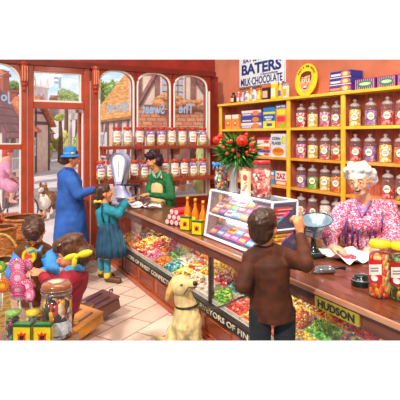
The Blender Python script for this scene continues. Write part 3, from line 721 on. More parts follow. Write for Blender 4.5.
b = MB(); disc(b,.01,.085,.085,.032,.006,.009,0); disc(b,-.05,.072,.045,.03,.006,.0095,0); disc(b,.09,.03,.014,.05,.006,.0092,0); disc(b,-.092,.03,.012,.045,.006,.0092,0); b.build('painted_hair', mat('6A3018',.5,vary=.25), rs)
FM = [mat('FBF6F0',.4),mat('3A5A78',.4),mat('8A2A1C',.5)]
for s in (-1,1):
    b = MB(); disc(b,s*.042,-.005,.024,.017,.007,.010,0,14); disc(b,s*.042,-.005,.012,.013,.010,.011,1,12); b.build('painted_eye', FM, rs)
    b = MB(); disc(b,s*.042,.022,.022,.004,.007,.010,2,12); b.build('painted_eyebrow', FM, rs)
b = MB(); disc(b,0,-.10,.048,.024,.007,.010,2,16); disc(b,0,-.094,.038,.012,.010,.011,0,16); b.build('painted_mouth', FM, rs)
for k, ch in enumerate("THAT'S THE GOODS"):
    if ch == ' ': continue
    a = math.radians(152-124*k/15); q = Mr @ T(.168*math.cos(a), .185*math.sin(a), .005) @ Matrix.Rotation(a-math.pi/2,4,'Z')
    if ch == "'": MB().box(-.003,.003,.004,.016,0,.002,0,q).build('lettering', mat('2A2410'), rs)
    else: text('lettering', ch, mat('2A2410',.5), rs, q, None, .03, .002, .04)
# ================================================================ goods on the counter
ZC = .87
def cpx(px, v): k = (px-200)/F; return (2.22+.889*v-.457*k*v)/(.889*k+.457)
def cw(px, v, z=ZC): return cu(cpx(px, v), v, z)
def px2m(n, P): return n*P.y/F
# tall shop scale with a fan-shaped dial
P = cu(7.38, .13, ZC); sc = thing('shop_scale','tall pale lavender shop weighing scale with fan shaped white dial on counter','scale',P,math.radians(-28))
LAV = mat('B4B8E0',.3,vary=.04,coat=.4); LAV2 = mat('8C90C8',.3,vary=.04,coat=.4)
b = MB(); b.loft([((-.02,0,0),.20,.14),((-.02,0,.03),.19,.13),((-.03,0,.05),.14,.10),((-.05,0,.12),.10,.08),((-.07,0,.2),.075,.06),((-.08,0,.30),.07,.05)],24)
b.build('base', LAV, sc, True)
def fan(s, y0, y1): 
    pts = []
    for k in range(25):
        a = math.radians(-25+230*k/24); pts.append((.135*s*math.cos(a), .50+.135*s*math.sin(a)))
    pts += [(-.055*s,.20+.02*(1-s)), (.055*s,.20+.02*(1-s))]
    return pts
MF = T(-.08,0,.07) @ Matrix.Rotation(math.pi/2,4,'X')
MB().prism(fan(1.0,0,0),-.05,.05,0,MF).build('dial_housing', LAV, sc)
b = MB(); pp = fan(.98,0,0); b.tube([MF @ Vector((x,y,.052)) for x,y in pp], .014, 8, closed=True); b.build('dial_rim', LAV2, sc, True)
b = MB(); b.prism(fan(.80,0,0),.05,.054,0,MF @ T(0,.03,0)); b.build('dial_face', mat('F6F8FC',.3,vary=.02), sc)
b = MB()
for k in range(13):
    a = math.radians(40+100*k/12); b.add([MF @ Vector((r*math.cos(a+da), .42+r*math.sin(a+da), .055)) for r,da in ((.14,-.012),(.165,-.012),(.165,.012),(.14,.012))],[(0,1,2,3)])
b.box(-.003,.003,.30,.52,.055,.057,0,MF); b.build('dial_marks', mat('7880A0',.5), sc)
b = MB(); b.cyl((.10,-.02,.04),(.10,-.02,.24),.018); b.cyl((.10,-.02,.0),(.10,-.02,.09),.07,.05,18); b.build('platform_post', LAV2, sc, True)
b = MB(); b.lathe([(0,.24),(.115,.24),(.125,.252),(.12,.262),(0,.26)],24,0,T(.12,-.02,.02)); b.build('weighing_plate', mat('20242C',.25,metal=.3), sc, True)
b = MB(); b.lathe([(0,.08),(.10,.08),(.16,.115),(.165,.12),(.10,.095),(0,.09)],24,0,T(.06,-.08,0),cap=False); b.build('goods_pan', mat('E4E8F4',.25,metal=.2), sc, True)
# papers
def sheet(name, label, P, w, d, seed, rz=0, amp=.035, m=None, base=.006):
    b = MB(); n = 14; vs = []
    for j in range(n+1):
        for i in range(n+1):
            x = (i/n-.5)*w; y = (j/n-.5)*d; e = max(abs(i/n-.5),abs(j/n-.5))*2
            q = noise.noise(Vector((x*9+seed, y*9, seed)))
            vs.append((x*(1+.12*q), y*(1+.12*q), base+amp*max(0,(e**2)*(.6+q*1.4))+.004*abs(q)))
    fs = [(j*(n+1)+i, j*(n+1)+i+1, (j+1)*(n+1)+i+1, (j+1)*(n+1)+i) for j in range(n) for i in range(n)]
    b.add(vs, fs); o = b.build(name, m or mat('EEF0F2',.6,vary=.03)); o.location = P; o.rotation_euler = (0,0,rz)
    sm = o.modifiers.new('thickness','SOLIDIFY'); sm.thickness = .0015
    return o
tag(sheet('wrapping_paper','', cu(7.05,.16,ZC), .30,.20,3,TH_C,.05),'crumpled white wrapping paper between shop scale and assistant hands','paper')
tag(sheet('wrapping_paper','', cu(6.80,.30,ZC), .26,.18,8,TH_C,.05),'smaller crumpled white paper nearest the shop assistant in green','paper')
# red rolls in a pyramid
def roll(P, label):
    r = thing('sweet_roll', label, 'roll', P, -.70, 'red rolls stacked on the counter')
    MB().lathe([(0,0),(.027,0),(.0315,.004),(.0315,.22),(.027,.224),(0,.224)],18,0,Matrix.Rotation(-math.pi/2,4,'X'),cap=False).build('wrapper', mat('D02838',.4,vary=.12,coat=.3), r, True)
    MB().lathe([(0,.0),(.024,.0),(.026,-.003),(.012,-.005),(0,-.005)],16,0,Matrix.Rotation(-math.pi/2,4,'X'),cap=False).build('end_label', mat('F6C8CC',.4,vary=.15,scale=90), r)
u0 = cpx(171.5,.03)
R3 = ['bottom','middle','top']
for row, n in enumerate((4,3,2)):
    for i in range(n):
        q = cu(u0, .06, ZC) + RZ(-.70) @ Vector(((i-(n-1)/2)*.066, .0, .032+.056*row))
        roll(q, 'red wrapped sweet roll with pale pink end, %s in the %s row of its stack' % (['first','second','third','fourth'][i], R3[row]))
# orange bottles
def obot(P, label):
    r = thing('squash_bottle', label, 'bottle', P, TH_C, 'orange drink bottles on the counter')
    MB().lathe([(0,0),(.036,0),(.040,.006),(.040,.13),(.034,.165),(.018,.205),(.014,.235),(.014,.27)],20,cap=False).build('glass_body', mat('F08A10',.12,vary=.14,scale=9,coat=.8), r, True)
    MB().lathe([(.0165,.262),(.0175,.30),(0,.302)],14).build('cap', mat('E8A828',.35,metal=.3), r, True)
    b = MB(); vs = []
    for i in range(9): a = -1.1+2.2*i/8; vs += [(.0415*math.sin(a),-.0415*math.cos(a),.045),(.0415*math.sin(a),-.0415*math.cos(a),.12)]
    b.add(vs,[(2*i,2*i+2,2*i+3,2*i+1) for i in range(8)]); b.build('label', mat('F4D838',.5,vary=.2,scale=60), r)
for px, v, l in ((187.5,.20,'leftmost of three, next to the red rolls'),(195.3,.21,'middle of the three'),(203,.20,'rightmost, next to glass display case')):
    obot(cw(px,v), 'orange glass drink bottle with yellow label, '+l)
def ybox(P, rz, label, s=1.0):
    r = thing('sweet_box', label, 'box', P, rz, 'yellow boxes with dark green edges')
    w, d, h = .105*s, .05*s, .135*s
    MB().box(-w/2,w/2,0,d,0,h,0,None,.002).build('carton', mat('F4CC10',.4), r)
    b = MB(); b.box(-w/2-.001,w/2+.001,-.001,d+.001,h-.014*s,h+.0005); b.box(-w/2-.001,w/2+.001,-.001,d+.001,0,.010*s); b.box(-w/2-.001,-w/2+.002*s,-.001,.004,0,h); b.box(w/2-.002*s,w/2+.001,-.001,.004,0,h); b.build('green_trim', mat('1E5A30',.4), r)
    b = MB(); b.prism([(x*s*.75,(y-.06)*s*.85+.06*s) for x,y in ((-.03,.03),(-.012,.045),(.0,.03),(.014,.05),(.034,.035),(.028,.07),(.034,.095),(.012,.085),(-.004,.10),(-.018,.08),(-.036,.09),(-.026,.06))],.001,.003,0,Matrix.Rotation(math.pi/2,4,'X'))
    b.prism([(x*s,y*s) for x,y in ((-.012,.052),(.012,.05),(.016,.072),(-.008,.074))],.003,.0045,1,Matrix.Rotation(math.pi/2,4,'X'))
    b.build('printed_motif', [mat('D83820',.4,vary=.3,scale=50), mat('30241C',.4)], r)
    MB().box(-w/2+.01,w/2-.01,d*.15,d*.85,h,h+.0015).build('top_panel', mat('3A8A40',.4), r)
ybox(cw(184.8,.05), -.5, 'small yellow box with green edges on counter, beside the red rolls')
ybox(cw(196.6,.05), -.5, 'small yellow box with green edges on counter, before the orange bottles')
# glass display case of chocolate bars
uL, uR = 4.95, 3.97; L = uL-uR; zt = .43
case = thing('display_case','white framed glass case full of bright chocolate bars on the counter','display case',cu((uL+uR)/2,.10,ZC),TH_C)
FRM = mat('DCE6F2',.3,vary=.03,coat=.4)
b = MB(); fb = lambda p,q,r=.012: b.tube([p,q],r,4)
x0, x1 = -L/2, L/2; v0, v1, v2 = 0, .065, .30
for x in (x0,x1):
    fb((x,v0,.012),(x,v1,zt),.014); fb((x,v2,.012),(x,v2,zt)); fb((x,v0,.012),(x,v2,.012)); fb((x,v1,zt),(x,v2,zt),.010); fb((x,.03,.215),(x,v2,.215),.009)
for v,z,r in ((v0,.014,.016),(v1,zt,.013),(v2,.012,.01),(v2,zt,.01),(.03,.215,.009)): fb((x0,v,z),(x1,v,z),r)
b.build('frame', FRM, case)
b = MB(); b.add([(x0,v0,.02),(x1,v0,.02),(x1,v1,zt),(x0,v1,zt),(x0,v0+.004,.02),(x1,v0+.004,.02),(x1,v1+.004,zt),(x0,v1+.004,zt)],[(0,1,2,3),(4,7,6,5)]); b.build('glass_front', glass('FFFFFF',.05,.03), case)
b = MB(); b.box(x0,x1,v1,v2,zt-.002,zt+.004); b.build('glass_top', glass('D8E8F0',.10,.10), case)
b = MB(); 
for x in (x0,x1): MB().add([(x,v0,.02),(x,v2,.02),(x,v2,zt),(x,v1,zt)],[(0,1,2,3)]).build('glass_end', glass('FFFFFF',.05,.02), case)
b = MB(); b.box(x0,x1,v2-.006,v2,.01,zt-.01); b.box(x0,x1,.04,v2,.205,.212); b.build('back_board', mat('6A5A78',.5), case)
for z0, y0, tl in ((.02,.03,'lower'),(.215,.055,'upper')):
    b = MB(); hh = .17 if tl == 'lower' else .17; b.add([(x0+.01,y0,z0),(x1-.01,y0,z0),(x1-.01,v2-.02,z0+hh),(x0+.01,v2-.02,z0+hh),(x0+.01,v2-.02,z0),(x1-.01,v2-.02,z0)],[(0,1,2,3),(0,4,5,1),(4,3,2,5),(0,3,4),(1,5,2)])
    b.build('sloping_tray', mat('4A4468',.5), case)
bars = [('E83C90','F8E030','pink'),('F8D020','E83030','yellow'),('2890D8','F8F0E0','blue'),('F08020','FBE8A0','orange'),('D860A8','F8C8E0','mauve'),('30A8B8','F0D830','teal'),('E83030','F8D8C0','red'),('8850A8','F0A0D0','purple'),('F4F0F0','E05090','white')]
Bm = {}
def bar(P, M3, w, h, k, label):
    c1, c2, nm = bars[k]; key = (k, w, h)
    if key not in Bm:
        r = thing('chocolate_bar', label, 'chocolate bar', P, 0, 'wrapped bars in the glass display case')
        MB().box(-w/2,w/2,-h/2,h/2,0,.014,0,None,.003).build('wrapper', mat(c1,.3,vary=.06,coat=.4), r)
        MB().box(-w*.36,w*.36,-h*.2,h*.22,.0142,.0152).build('printed_band', mat(c2,.4,vary=.2,scale=90), r); Bm[key] = r
    else: r = dup(Bm[key], P, 0, label)
    r.rotation_euler = M3.to_euler(); return r
for tl, z0, y0, dy, dz, rows in (('lower',.02,.03,.25,.17,[(8,.116,.064)]*4),('upper',.215,.055,.225,.17,[(8,.116,.064),(8,.116,.064),(7,.13,.064)])):
    sl = math.atan2(dz, dy); ln = math.hypot(dy, dz); RM = (RZ(TH_C) @ Matrix.Rotation(sl,4,'X'))
    for j, (n, w, h) in enumerate(rows):
        t = (.05+j*.068)
        for i in range(n):
            lx = x0+.06+(L-.12)*i/(n-1)+random.uniform(-.004,.004); k = (i*2+j*5+(3 if tl=='upper' else 0)+random.randint(0,2)) % 9
            P = MC @ Vector((-(uL+uR)/2+lx, .10+y0+t*math.cos(sl)-.012*math.sin(sl)*-0, ZC+z0+t*math.sin(sl)+.001))
            bar(P, RM @ RZ(random.uniform(-.04,.04)), w, h, k, '%s chocolate bar, number %d along row %d of the %s tray' % (bars[k][2], i+1, j+1, tl))
# stack of bars seen through the near end of the case
for i in range(13):
    k = (6,6,4,6,6,0,6,1,1,3,1,8,1)[12-i]; c1, c2, nm = bars[k]
    P = MC @ Vector((-(uR)-.045, .10+.19, ZC+.018+.0285*i)); 
    r = thing('boxed_bar','flat %s bar, number %d from bottom of the stack at case end' % (nm,i+1),'chocolate bar',P,TH_C,'stack of flat bars at the near end of the case')
    MB().box(-.03,.035,-.085,.085,0,.02,0,None,.003).build('wrapper', mat(c1,.35,vary=.1), r); MB().box(.0352,.036,-.07,.07,.006,.012).build('printed_band', mat(c2,.4), r)
# ---- on top of the case
ZT = ZC+zt+.005
def sweetjar(name, label, P, r, h, pal, lidc, scale=30, lid='screw', label_c=None):
    o = thing(name, label, 'jar', P, TH_C)
    MB().lathe([(r*.9,0),(r,.008),(r,h*.80),(r*.86,h*.88),(r*.82,h*.93)],28,cap=False).build('glass_body', glass('FFFFFF',.06,.05), o, True)
    MB().lathe([(0,.004),(r*.9,.006),(r*.93,.02),(r*.93,h*.72),(r*.7,h*.78),(0,h*.79)],24,cap=False).build('sweets', cells(PAL[pal] if isinstance(pal,str) else pal, scale, .25), o, True)
    if lid == 'screw': MB().lathe([(0,h*.92),(r*.9,h*.92),(r*.93,h*.93),(r*.93,h*.985),(r*.85,h),(0,h)],28,cap=False).build('lid', mat(lidc,.35,coat=.4), o, True)
    return o
lc = light('case_fill','AREA', cu((uL+uR)/2, .13, ZC+zt-.01), 1.6, (1,.95,.9), L*.9, .03); lc.rotation_euler = (Vector((N.x,N.y,-1.6))).to_track_quat('-Z','Y').to_euler(); lc.data.size=.3; lc.data.size_y=.1  # fill light added inside the case to brighten the bars
lc = light('case_fill','AREA', cu((uL+uR)/2, .12, ZC+.20), 1.2, (1,.95,.9), .3, .05); lc.rotation_euler = (Vector((N.x,N.y,-1.2))).to_track_quat('-Z','Y').to_euler()  # second added fill, for the darker lower tray
P = cw(221.3,.28,ZT); o = sweetjar('sweet_jar','glass jar of dark mixed sweets with blue ribbon bow on display case',P,.062,.235,['201828','D82838','1C2A30','28A050','F8F4F0','2878C8','E8B020','302030'],'8AA0C0',48,'none')
MB().lathe([(0,.213),(.055,.213),(.058,.24),(0,.245)],24,cap=False).build('lid', mat('8CB0D8',.4), o, True)
b = MB(); BLUE = mat('4A98DC',.5,vary=.12)
b.tube([(.058*math.cos(k*math.pi/8),.058*math.sin(k*math.pi/8),.222) for k in range(16)],.009,8,closed=True)
for s in (-1,1):
    b.ico((s*.032,-.062,.238),(.034,.014,.02),2,0,None,Matrix.Rotation(s*-.35,3,'Y')); b.ico((s*.036,-.066,.205),(.012,.006,.026),2,0,None,Matrix.Rotation(s*-.5,3,'Y'))
b.ico((0,-.066,.23),(.012,.012,.012),2); b.build('ribbon_bow', BLUE, o, True)
b = MB(); b.ico((0,-.0625,.10),(.02,.004,.02),2); b.build('round_label', mat('F4F4F4',.4), o, True)
P = cw(262,.27,ZT); o = sweetjar('sweet_jar','large glass jar of red and cream sweets with red lid on display case',P,.078,.30,['C81828','F0C0A8','D84040','FBEBDC','8A1420','E87868'],'D81C20',40)
b = MB(); b.ico((0,-.078,.18),(.017,.004,.017),2); b.build('printed_flower', mat('F8F0EC',.4,vary=.1), o, True)
# flyer card
P = cw(244.3,.20,ZT); o = thing('show_card','cream sweet carton with two red ovals standing between vase and red-lidded jar','carton',P,TH_C)
MB().box(-.056,.056,0,.03,0,.205,0,None,.002).build('carton', mat('F6E8C4',.45,vary=.04), o)
for cx, cz, rx, rz_, c, q in ((.012,.15,.034,.026,'D8281C',0),(.006,.062,.040,.028,'D8281C',-.5),(.006,.062,.028,.016,'F4A888',-.5),(.012,.15,.022,.014,'E86048',0),(.02,.108,.03,.008,'B09088',-.4)):
    b = MB(); n = 20; yy = -.0015 if c != 'F4A888' and c != 'E86048' else -.003
    b.add([(cx,yy,cz)]+[(cx+rx*math.cos(2*math.pi*k/n)*math.cos(q)-rz_*math.sin(2*math.pi*k/n)*math.sin(q)*-1*-1, yy, cz+rx*math.cos(2*math.pi*k/n)*math.sin(q)*-1+rz_*math.sin(2*math.pi*k/n)*math.cos(q)) for k in range(n)],[(0,1+k,1+(k+1)%n) for k in range(n)])
    b.build('printed_oval', mat(c,.45,vary=.1), o)
# vase with leaves and red flowers
P = cw(233.5,.26,ZT); vz = thing('flower_vase','tall fluted blue-grey glass vase standing on the display case','vase',P,TH_C)
b = MB(); b.loft([((0,0,0),.045,.045),((0,0,.01),.040,.040),((0,0,.08),.032,.032),((0,0,.18),.042,.042),((0,0,.27),.06,.06)],32,8,.10,cap=False); b.build('vase_body', glass('8CA4C0',.16,.35), vz, True)
b = MB()
for k in range(6): a = k*1.05; b.tube([(.01*math.cos(a),.01*math.sin(a),.02),(.015*math.cos(a+1),.015*math.sin(a+1),.15),(.03*math.cos(a),.03*math.sin(a),.27)],.004,5)
b.build('stem', mat('4A6A30',.5), vz)
fc = at(237.5,150,P.y)
bq = thing('flower_bouquet','bushy green spiky-leaved bouquet with red flowers and berries in the vase','bouquet',fc,0)
random.seed(11); b = MB()
for i in range(900):
    a = random.uniform(0,2*math.pi); z = random.uniform(-.95,1); q = math.sqrt(max(0,1-z*z)); d = Vector((q*math.cos(a),q*math.sin(a),z))
    r0 = random.uniform(.02,.09); ln = random.uniform(.07,.12); p = Vector((d.x*r0*1.35,d.y*r0,d.z*r0*1.25-.01)); d = (d+Vector((random.uniform(-.4,.4),random.uniform(-.4,.4),random.uniform(-.3,.3)))).normalized()
    tip = p+Vector((d.x*ln*1.25,d.y*ln,d.z*ln*.95-.01)); w = d.cross(Vector((random.random(),random.random(),random.random()))).normalized()*random.uniform(.006,.011); m_ = (p+tip)/2+d.cross(w).normalized()*.006
    b.add([p, m_+w, tip, m_-w, (p+tip)/2-d.cross(w).normalized()*.003],[(0,1,4),(1,2,4),(2,3,4),(3,0,4),(0,3,2,1)], random.choice((0,0,0,1,1,2)))
b.build('leaves', [mat('2E7A28',.5,vary=.2),mat('14501A',.5,vary=.2),mat('8CC458',.5,vary=.2)], bq)['kind'] = 'stuff'
def flower(px, py, rp, dy=-.13):
    p = at(px,py,P.y+dy)-fc; r = rp*P.y/F; b = MB()
    b.ico(p, (r*.8,r*.6,r*.8), 2, 0)
    for k in range(10): a = k*.628; b.ico(p+Vector((r*.6*math.cos(a),.004,r*.6*math.sin(a))), (r*.42,r*.25,r*.42), 2, 0)
    b.ico(p+Vector((0,-r*.6,0)), r*.25, 2, 1)
    b.build('flower_head', [mat('E02818',.4,vary=.15,scale=60),mat('A81410',.5)], bq, True)
flower(242,141,5.8); flower(216.5,140,3.6); flower(220,136.5,2.6); flower(251.5,145,2.6); flower(254,151,2.3)
for px, py in ((223.3,147.5),(228.5,142),(227,153.5),(233,150.5),(248,154.6),(231,141.2),(252.8,139),(246.5,134.5),(238.3,155.5),(250.5,150),(246.8,152.5)):
    b = MB(); b.ico(at(px,py,P.y-.12)-fc, 1.9*P.y/F, 2); b.build('berry', mat('D82018',.3,coat=.5), bq, True)
# ---- right end of the counter
P = cw(313.5,.50); sl = thing('balance_scale','dark iron balance scale with shallow blue-white pan beside the old lady','scale',P,TH_C)
IRON = mat('1C3034',.25,metal=.4,vary=.1,coat=.4); STEEL = mat('9CAAB4',.25,metal=.7)
MB().box(-.10,.08,-.06,.06,.0,.03,0,None,.01).build('base', IRON, sl)
b = MB(); b.lathe([(.055,.03),(.05,.05),(.022,.07),(.018,.14),(.03,.16)],18); b.build('pillar', IRON, sl, True)
MB().box(-.075,.06,-.035,.035,.15,.20,0,None,.008).build('beam_housing', STEEL, sl)
b = MB(); b.box(-.05,.035,-.038,-.036,.16,.19); b.build('reading_plate', mat('E4E8EC',.3), sl)
b = MB(); pn = T(.03,0,.21) @ Matrix.Rotation(math.radians(10),4,'Y') @ Matrix.Rotation(math.radians(12),4,'X')
b.lathe([(0,.0),(.05,.004),(.10,.045),(.124,.082),(.130,.088),(.120,.084),(.094,.050),(.046,.012),(0,.008)],32,0,pn,cap=False); b.build('scale_pan', mat('8CACC4',.2,metal=.35,coat=.5), sl, True)
b = MB(); b.tube([pn @ Vector((.131*math.cos(k*math.pi/16),.131*math.sin(k*math.pi/16),.088)) for k in range(32)],.0035,6,closed=True); b.build('pan_rim', IRON, sl, True)
def weight(P, r, h, label):
    o = thing('scale_weight', label, 'weight', P, TH_C, 'dark scale weights on the counter')
    MB().lathe([(0,0),(r*.96,0),(r,.006),(r,h*.5),(r*.94,h*.58),(r*.7,h*.62),(r*.68,h*.85),(r*.60,h*.95),(0,h)],28,cap=False).build('weight_body', mat('142426',.25,metal=.3,coat=.6), o, True)
    b = MB(); b.tube([(r*.97*math.cos(k*math.pi/14),r*.97*math.sin(k*math.pi/14),h*.54) for k in range(28)],.0025,6,closed=True); b.build('weight_rim', mat('A8C0C0',.2,metal=.7), o, True)
weight(fl(361.3,285.5,ZC), .062, .072, 'round black iron weight on counter beside the yellow-lidded sweet jar')
weight(fl(314,257,ZC), .055, .07, 'round black iron weight standing in front of the balance scale')
# scoop
P = fl(333,273,ZC); o = thing('metal_scoop','shiny steel sweet scoop lying on the brown counter top','scoop',P,math.radians(5))
b = MB(); n = 12; vs = []; L_ = .14
for i in range(9):
    t = i/8; 
    for k in range(n+1):
        a = math.pi*(1.0+k/n); rr = .046*(1 if t > .15 else .7+.3*t/.15)
        xx = -L_ + L_*t*1.0 - (.03*(abs(math.cos(a)))*-1)*(1-t); vs.append((xx, rr*math.cos(a), .040+rr*math.sin(a)*.95+.0))
fs = [(i*(n+1)+k, i*(n+1)+k+1, (i+1)*(n+1)+k+1, (i+1)*(n+1)+k) for i in range(8) for k in range(n)]
b.add(vs, fs); fs2 = [8*(n+1)+k for k in range(n+1)]; b.f.append(fs2); b.m.append(0)
so = b.build('scoop_bowl', mat('A8B2BC',.2,metal=.75,vary=.05), o, True); sm = so.modifiers.new('t','SOLIDIFY'); sm.thickness = .002
b = MB(); b.tube([(.0,0,.03),(.04,.0,.035),(.085,0,.03)],[.012,.009,.013],10); b.build('handle', mat('2A3238',.3,metal=.4), o, True)
# sweet paper with pink sweets
P = fl(349,259,ZC); tag(sheet('wrapping_paper','',P,.34,.32,21,TH_C,.055),'white wrapping paper spread open under pink sweets before the old lady','paper')
random.seed(4); b = MB()
for i in range(60):
    a = random.uniform(0,6.28); q = math.sqrt(random.random())*.055; b.ico((q*math.cos(a)*1.1,q*math.sin(a),.012+.028*(1-q/.055)*random.random()), random.uniform(.006,.009), 1, random.choice((0,0,1,2)))
o = b.build('pink_sweets',[mat('E85888',.3),mat('F090A8',.3),mat('D83858',.3)]); o.location = P; tag(o,'small heap of pink and red sweets on the open white paper','sweets',None,'stuff')
# yellow-lidded jars
def yjar(P, label, pal, band, r=.066, h=.325):
    o = thing('sweet_jar', label, 'jar', P, TH_C+.25, 'yellow-lidded jars at the near end of the counter')
    MB().lathe([(r*.9,0),(r,.01),(r*1.0,h*.70),(r*.96,h*.8),(r*.80,h*.87),(r*.80,h*.9)],32,cap=False).build('glass_body', glass('FFF4E8',.07,.02), o, True)
    MB().lathe([(0,.004),(r*.9,.006),(r*.95,.02),(r*.96,h*.68),(r*.85,h*.78),(0,h*.8)],28,cap=False).build('sweets', cells(pal,52,.15,bump=.7,coat=.8,stretch=(1,1,.7)), o, True)
    MB().lathe([(0,h*.885),(r*.93,h*.885),(r*.97,h*.9),(r*.97,h*.955),(r*.88,h*.985),(r*.86,h),(0,h)],32,cap=False).build('lid', mat('F4D420',.35,coat=.4,vary=.05), o, True)
    for z0,z1,q,mi,dr in ((.09,.225,.66,band,.002),(.135,.195,.6,'F6F0EA',.003),(.155,.162,.35,'8A7A88',.004),(.17,.177,.35,'8A7A88',.004)):
        b = MB(); vs = []; rr = r+dr
        for i in range(11): a = -q+2*q*i/10; vs += [(rr*math.sin(a),-rr*math.cos(a),z0+(.008*math.sin(2*a) if z1-z0<.1 else 0)),(rr*math.sin(a),-rr*math.cos(a),z1+(.008*math.sin(2*a) if z1-z0<.1 else 0))]
        b.add(vs,[(2*i,2*i+2,2*i+3,2*i+1) for i in range(10)]); b.build('label_panel', mat(mi,.4,vary=.05), o)
    b = MB(); vs = [( (r+.0045)*math.sin(.32*math.cos(t)), -(r+.0045)*math.cos(.32*math.cos(t)), .118+.017*math.sin(t)) for t in [2*math.pi*k/20 for k in range(20)]]
    b.add(vs,[list(range(20))]); b.build('label_oval', mat('F6F0EA',.4), o)
yjar(fl(381.5,297,ZC)+Vector((0,.02,0)), 'yellow-lidded glass jar of red and orange sweets with a red label', ['E83818','F8A020','C82010','F8D038','6A2418','F06020','F4E8D0'], 'D8202C')
yjar(fl(404.5,301,ZC)+Vector((0,.03,0)), 'yellow-lidded glass jar of green and dark sweets at the photo edge', ['1E6A38','2A1818','48A858','F8D038','103820','88C878'], 'B81828')
# ---------------------------------------------------------------- sweets inside the counter
random.seed(23)
TP = [('warm','golden'),('mix','multicoloured'),('red','red'),('org','orange'),('tea','teal'),('yel','yellow'),('pink','pink'),('grn','green'),('wht','cream'),('ry','red and yellow'),('brn','toffee brown'),('rw','red and white')]
trayM = mat('E8DCC8',.4)
seqF = ['warm','org','ry','mix','pink','org','tea','yel','mix','wht','grn','red','org','ry','yel','red','mix','wht','org','red','tea']
seqM = ['ry','mix','yel','red','org','grn','wht','mix','warm','rw','tea','yel','red','org','grn','mix','ry','tea','yel','red','org']
seqB = ['org','warm','brn','yel','red','warm','mix','org','yel','warm','brn','pink','yel','warm','org','red','brn','yel','warm','org','mix']
step = .27; names = {a:b_ for a,b_ in TP}; cnt_lab = {}
heapcache = {}
def tray(u, v0, z0, w, d, pal, rowname, i):
    label = '%s sweets in tray, %s row inside the counter, %s from far end' % (names[pal], rowname, NUM[i])
    r = thing('sweet_tray', label, 'tray', cu(u, v0, z0), TH_C, 'trays of loose sweets behind the counter glass')
    t = MB(); t.box(-w/2,w/2,0,d,0,.006); t.box(-w/2,w/2,0,.005,0,.03); t.box(-w/2,w/2,d-.005,d,0,.05); t.box(-w/2,-w/2+.005,0,d,0,.03); t.box(w/2-.005,w/2,0,d,0,.03); t.build('tray', trayM, r)
    b = MB(); cols = PAL[pal]; n = 110; kind = random.randint(0,2)
    for k in range(n):
        x = random.uniform(-w/2+.012,w/2-.012); y = random.uniform(.008,d-.01)
        hz = .03+.055*y/d+.045*(1-(2*x/w)**2)*random.uniform(.5,1)
        s = random.uniform(.010,.016)
        if kind == 0: rad = (s,s,s)
        elif kind == 1: rad = (s*1.6,s*.7,s*.7)
        else: rad = (s*1.2,s*1.2,s*.55)
        b.ico((x,y,hz), rad, 1, random.randrange(len(cols)), None, Matrix.Rotation(random.uniform(0,3),3,'Z') @ Matrix.Rotation(random.uniform(-.8,.8),3,'X'))
    b.box(-w/2+.008,w/2-.008,.007,d-.008,.006,.035,0)
    h = b.build('heaped_sweets', [mat(c,.25,vary=.1,coat=.4) for c in cols], r, True); h['kind'] = 'stuff'
NUM = ['first','second','third','fourth','fifth','sixth','seventh','eighth','ninth','tenth','eleventh','twelfth','thirteenth','fourteenth','fifteenth','sixteenth','seventeenth','eighteenth','nineteenth','twentieth','twenty-first']
for i in range(20):
    u = 7.42-.01-step*i-.06
    tray(u, .045, .335, step-.012, .15, seqF[i], 'front', i)
    tray(u-.03, .20, .40, step-.012, .15, seqM[i], 'middle', i)
    tray(u, .355, .47, step-.012, .13, seqB[i], 'back', i)
b = MB(); b.box(-U1+.05,-U0,.20,.36,.333,.398); b.box(-U1+.05,-U0,.355,.50,.333,.468); b.build('display_step', mat('F0DCC0',.5), cnt)
# ================================================================ people and the dogs
SK = mat('F0A878',.5,vary=.06,scale=14); SK2 = mat('F09C6C',.5,vary=.08,scale=14); LIP = mat('C84838',.4)
def hairmat(c, v=.45, st=(1,1,.15)): return mat(c, .4, vary=v, scale=70, bump=.5, stretch=st, coat=.15)
def hcap(M, h, mi=0, back=1.0):
    Q = M.to_3x3(); P = lambda x,y,z: M @ Vector((x*h,y*h,z*h)); R = lambda *r: tuple(q*h for q in r)
    return [ell(P(0,-.09,.17), R(.385,.44,.385), mi, Q), ell(P(0,-.22,-.06), R(.33,.27,.33), mi, Q), ell(P(0,.14,.37), R(.29,.22,.14), mi, Q)]
def person(label, base, **k): return thing('person', label, 'person', base)
def torso(sh1, sh2, hip, depth=.11, w=None, hipw=None, top=None):
    sh1 = Vector(sh1); sh2 = Vector(sh2); hip = Vector(hip); c = (sh1+sh2)/2; r = (sh2-sh1).length/2; yaw = math.atan2((sh2-sh1).y,(sh2-sh1).x)
    hw = hipw or r*.92
    b = MB(); rings = []
    for t, a, d in ((-.10,.35,.5),(-.05,.75,.75),(.02,.98,.92),(.2,1.0,1.0),(.5,.93,1.0),(.75,.95,1.02),(1,1.0,1.05)):
        q = c.lerp(hip, t); ww = (r*a if t < .6 else hw*a); rings.append((q, ww, depth*d, yaw))
    b.loft(rings[::-1], 24); return ('m', b, 0, 0, 0, 0)
def yoke(s1, s2, nk, r=.055):
    s1 = Vector(s1); s2 = Vector(s2); nk = Vector(nk); m_ = (s1+s2)/2; q = m_.lerp(nk, .62)
    return [cap(s1.lerp(m_,.05), q, r, r*1.1), cap(s2.lerp(m_,.05), q, r, r*1.1), cap(s1,s2,r*.95)]
def skirt(name, m, parent, rings, folds=12, amp=.05, n=64):
    b = MB(); b.loft(rings, n, folds, amp); return b.build(name, m, parent, True, True)
def shoe(parent, ankle, toe, m, w=.035, h=.05):
    a = Vector(ankle); t = Vector(toe); z = a.z; 
    return blob('shoe', [cap(Vector((a.x,a.y,z)), Vector((t.x,t.y,t.z+w*.8)), w*1.05, w*.95), cap(a+Vector((0,0,.02)), a, w*.9, w*1.1)], m, parent, .008, 2)
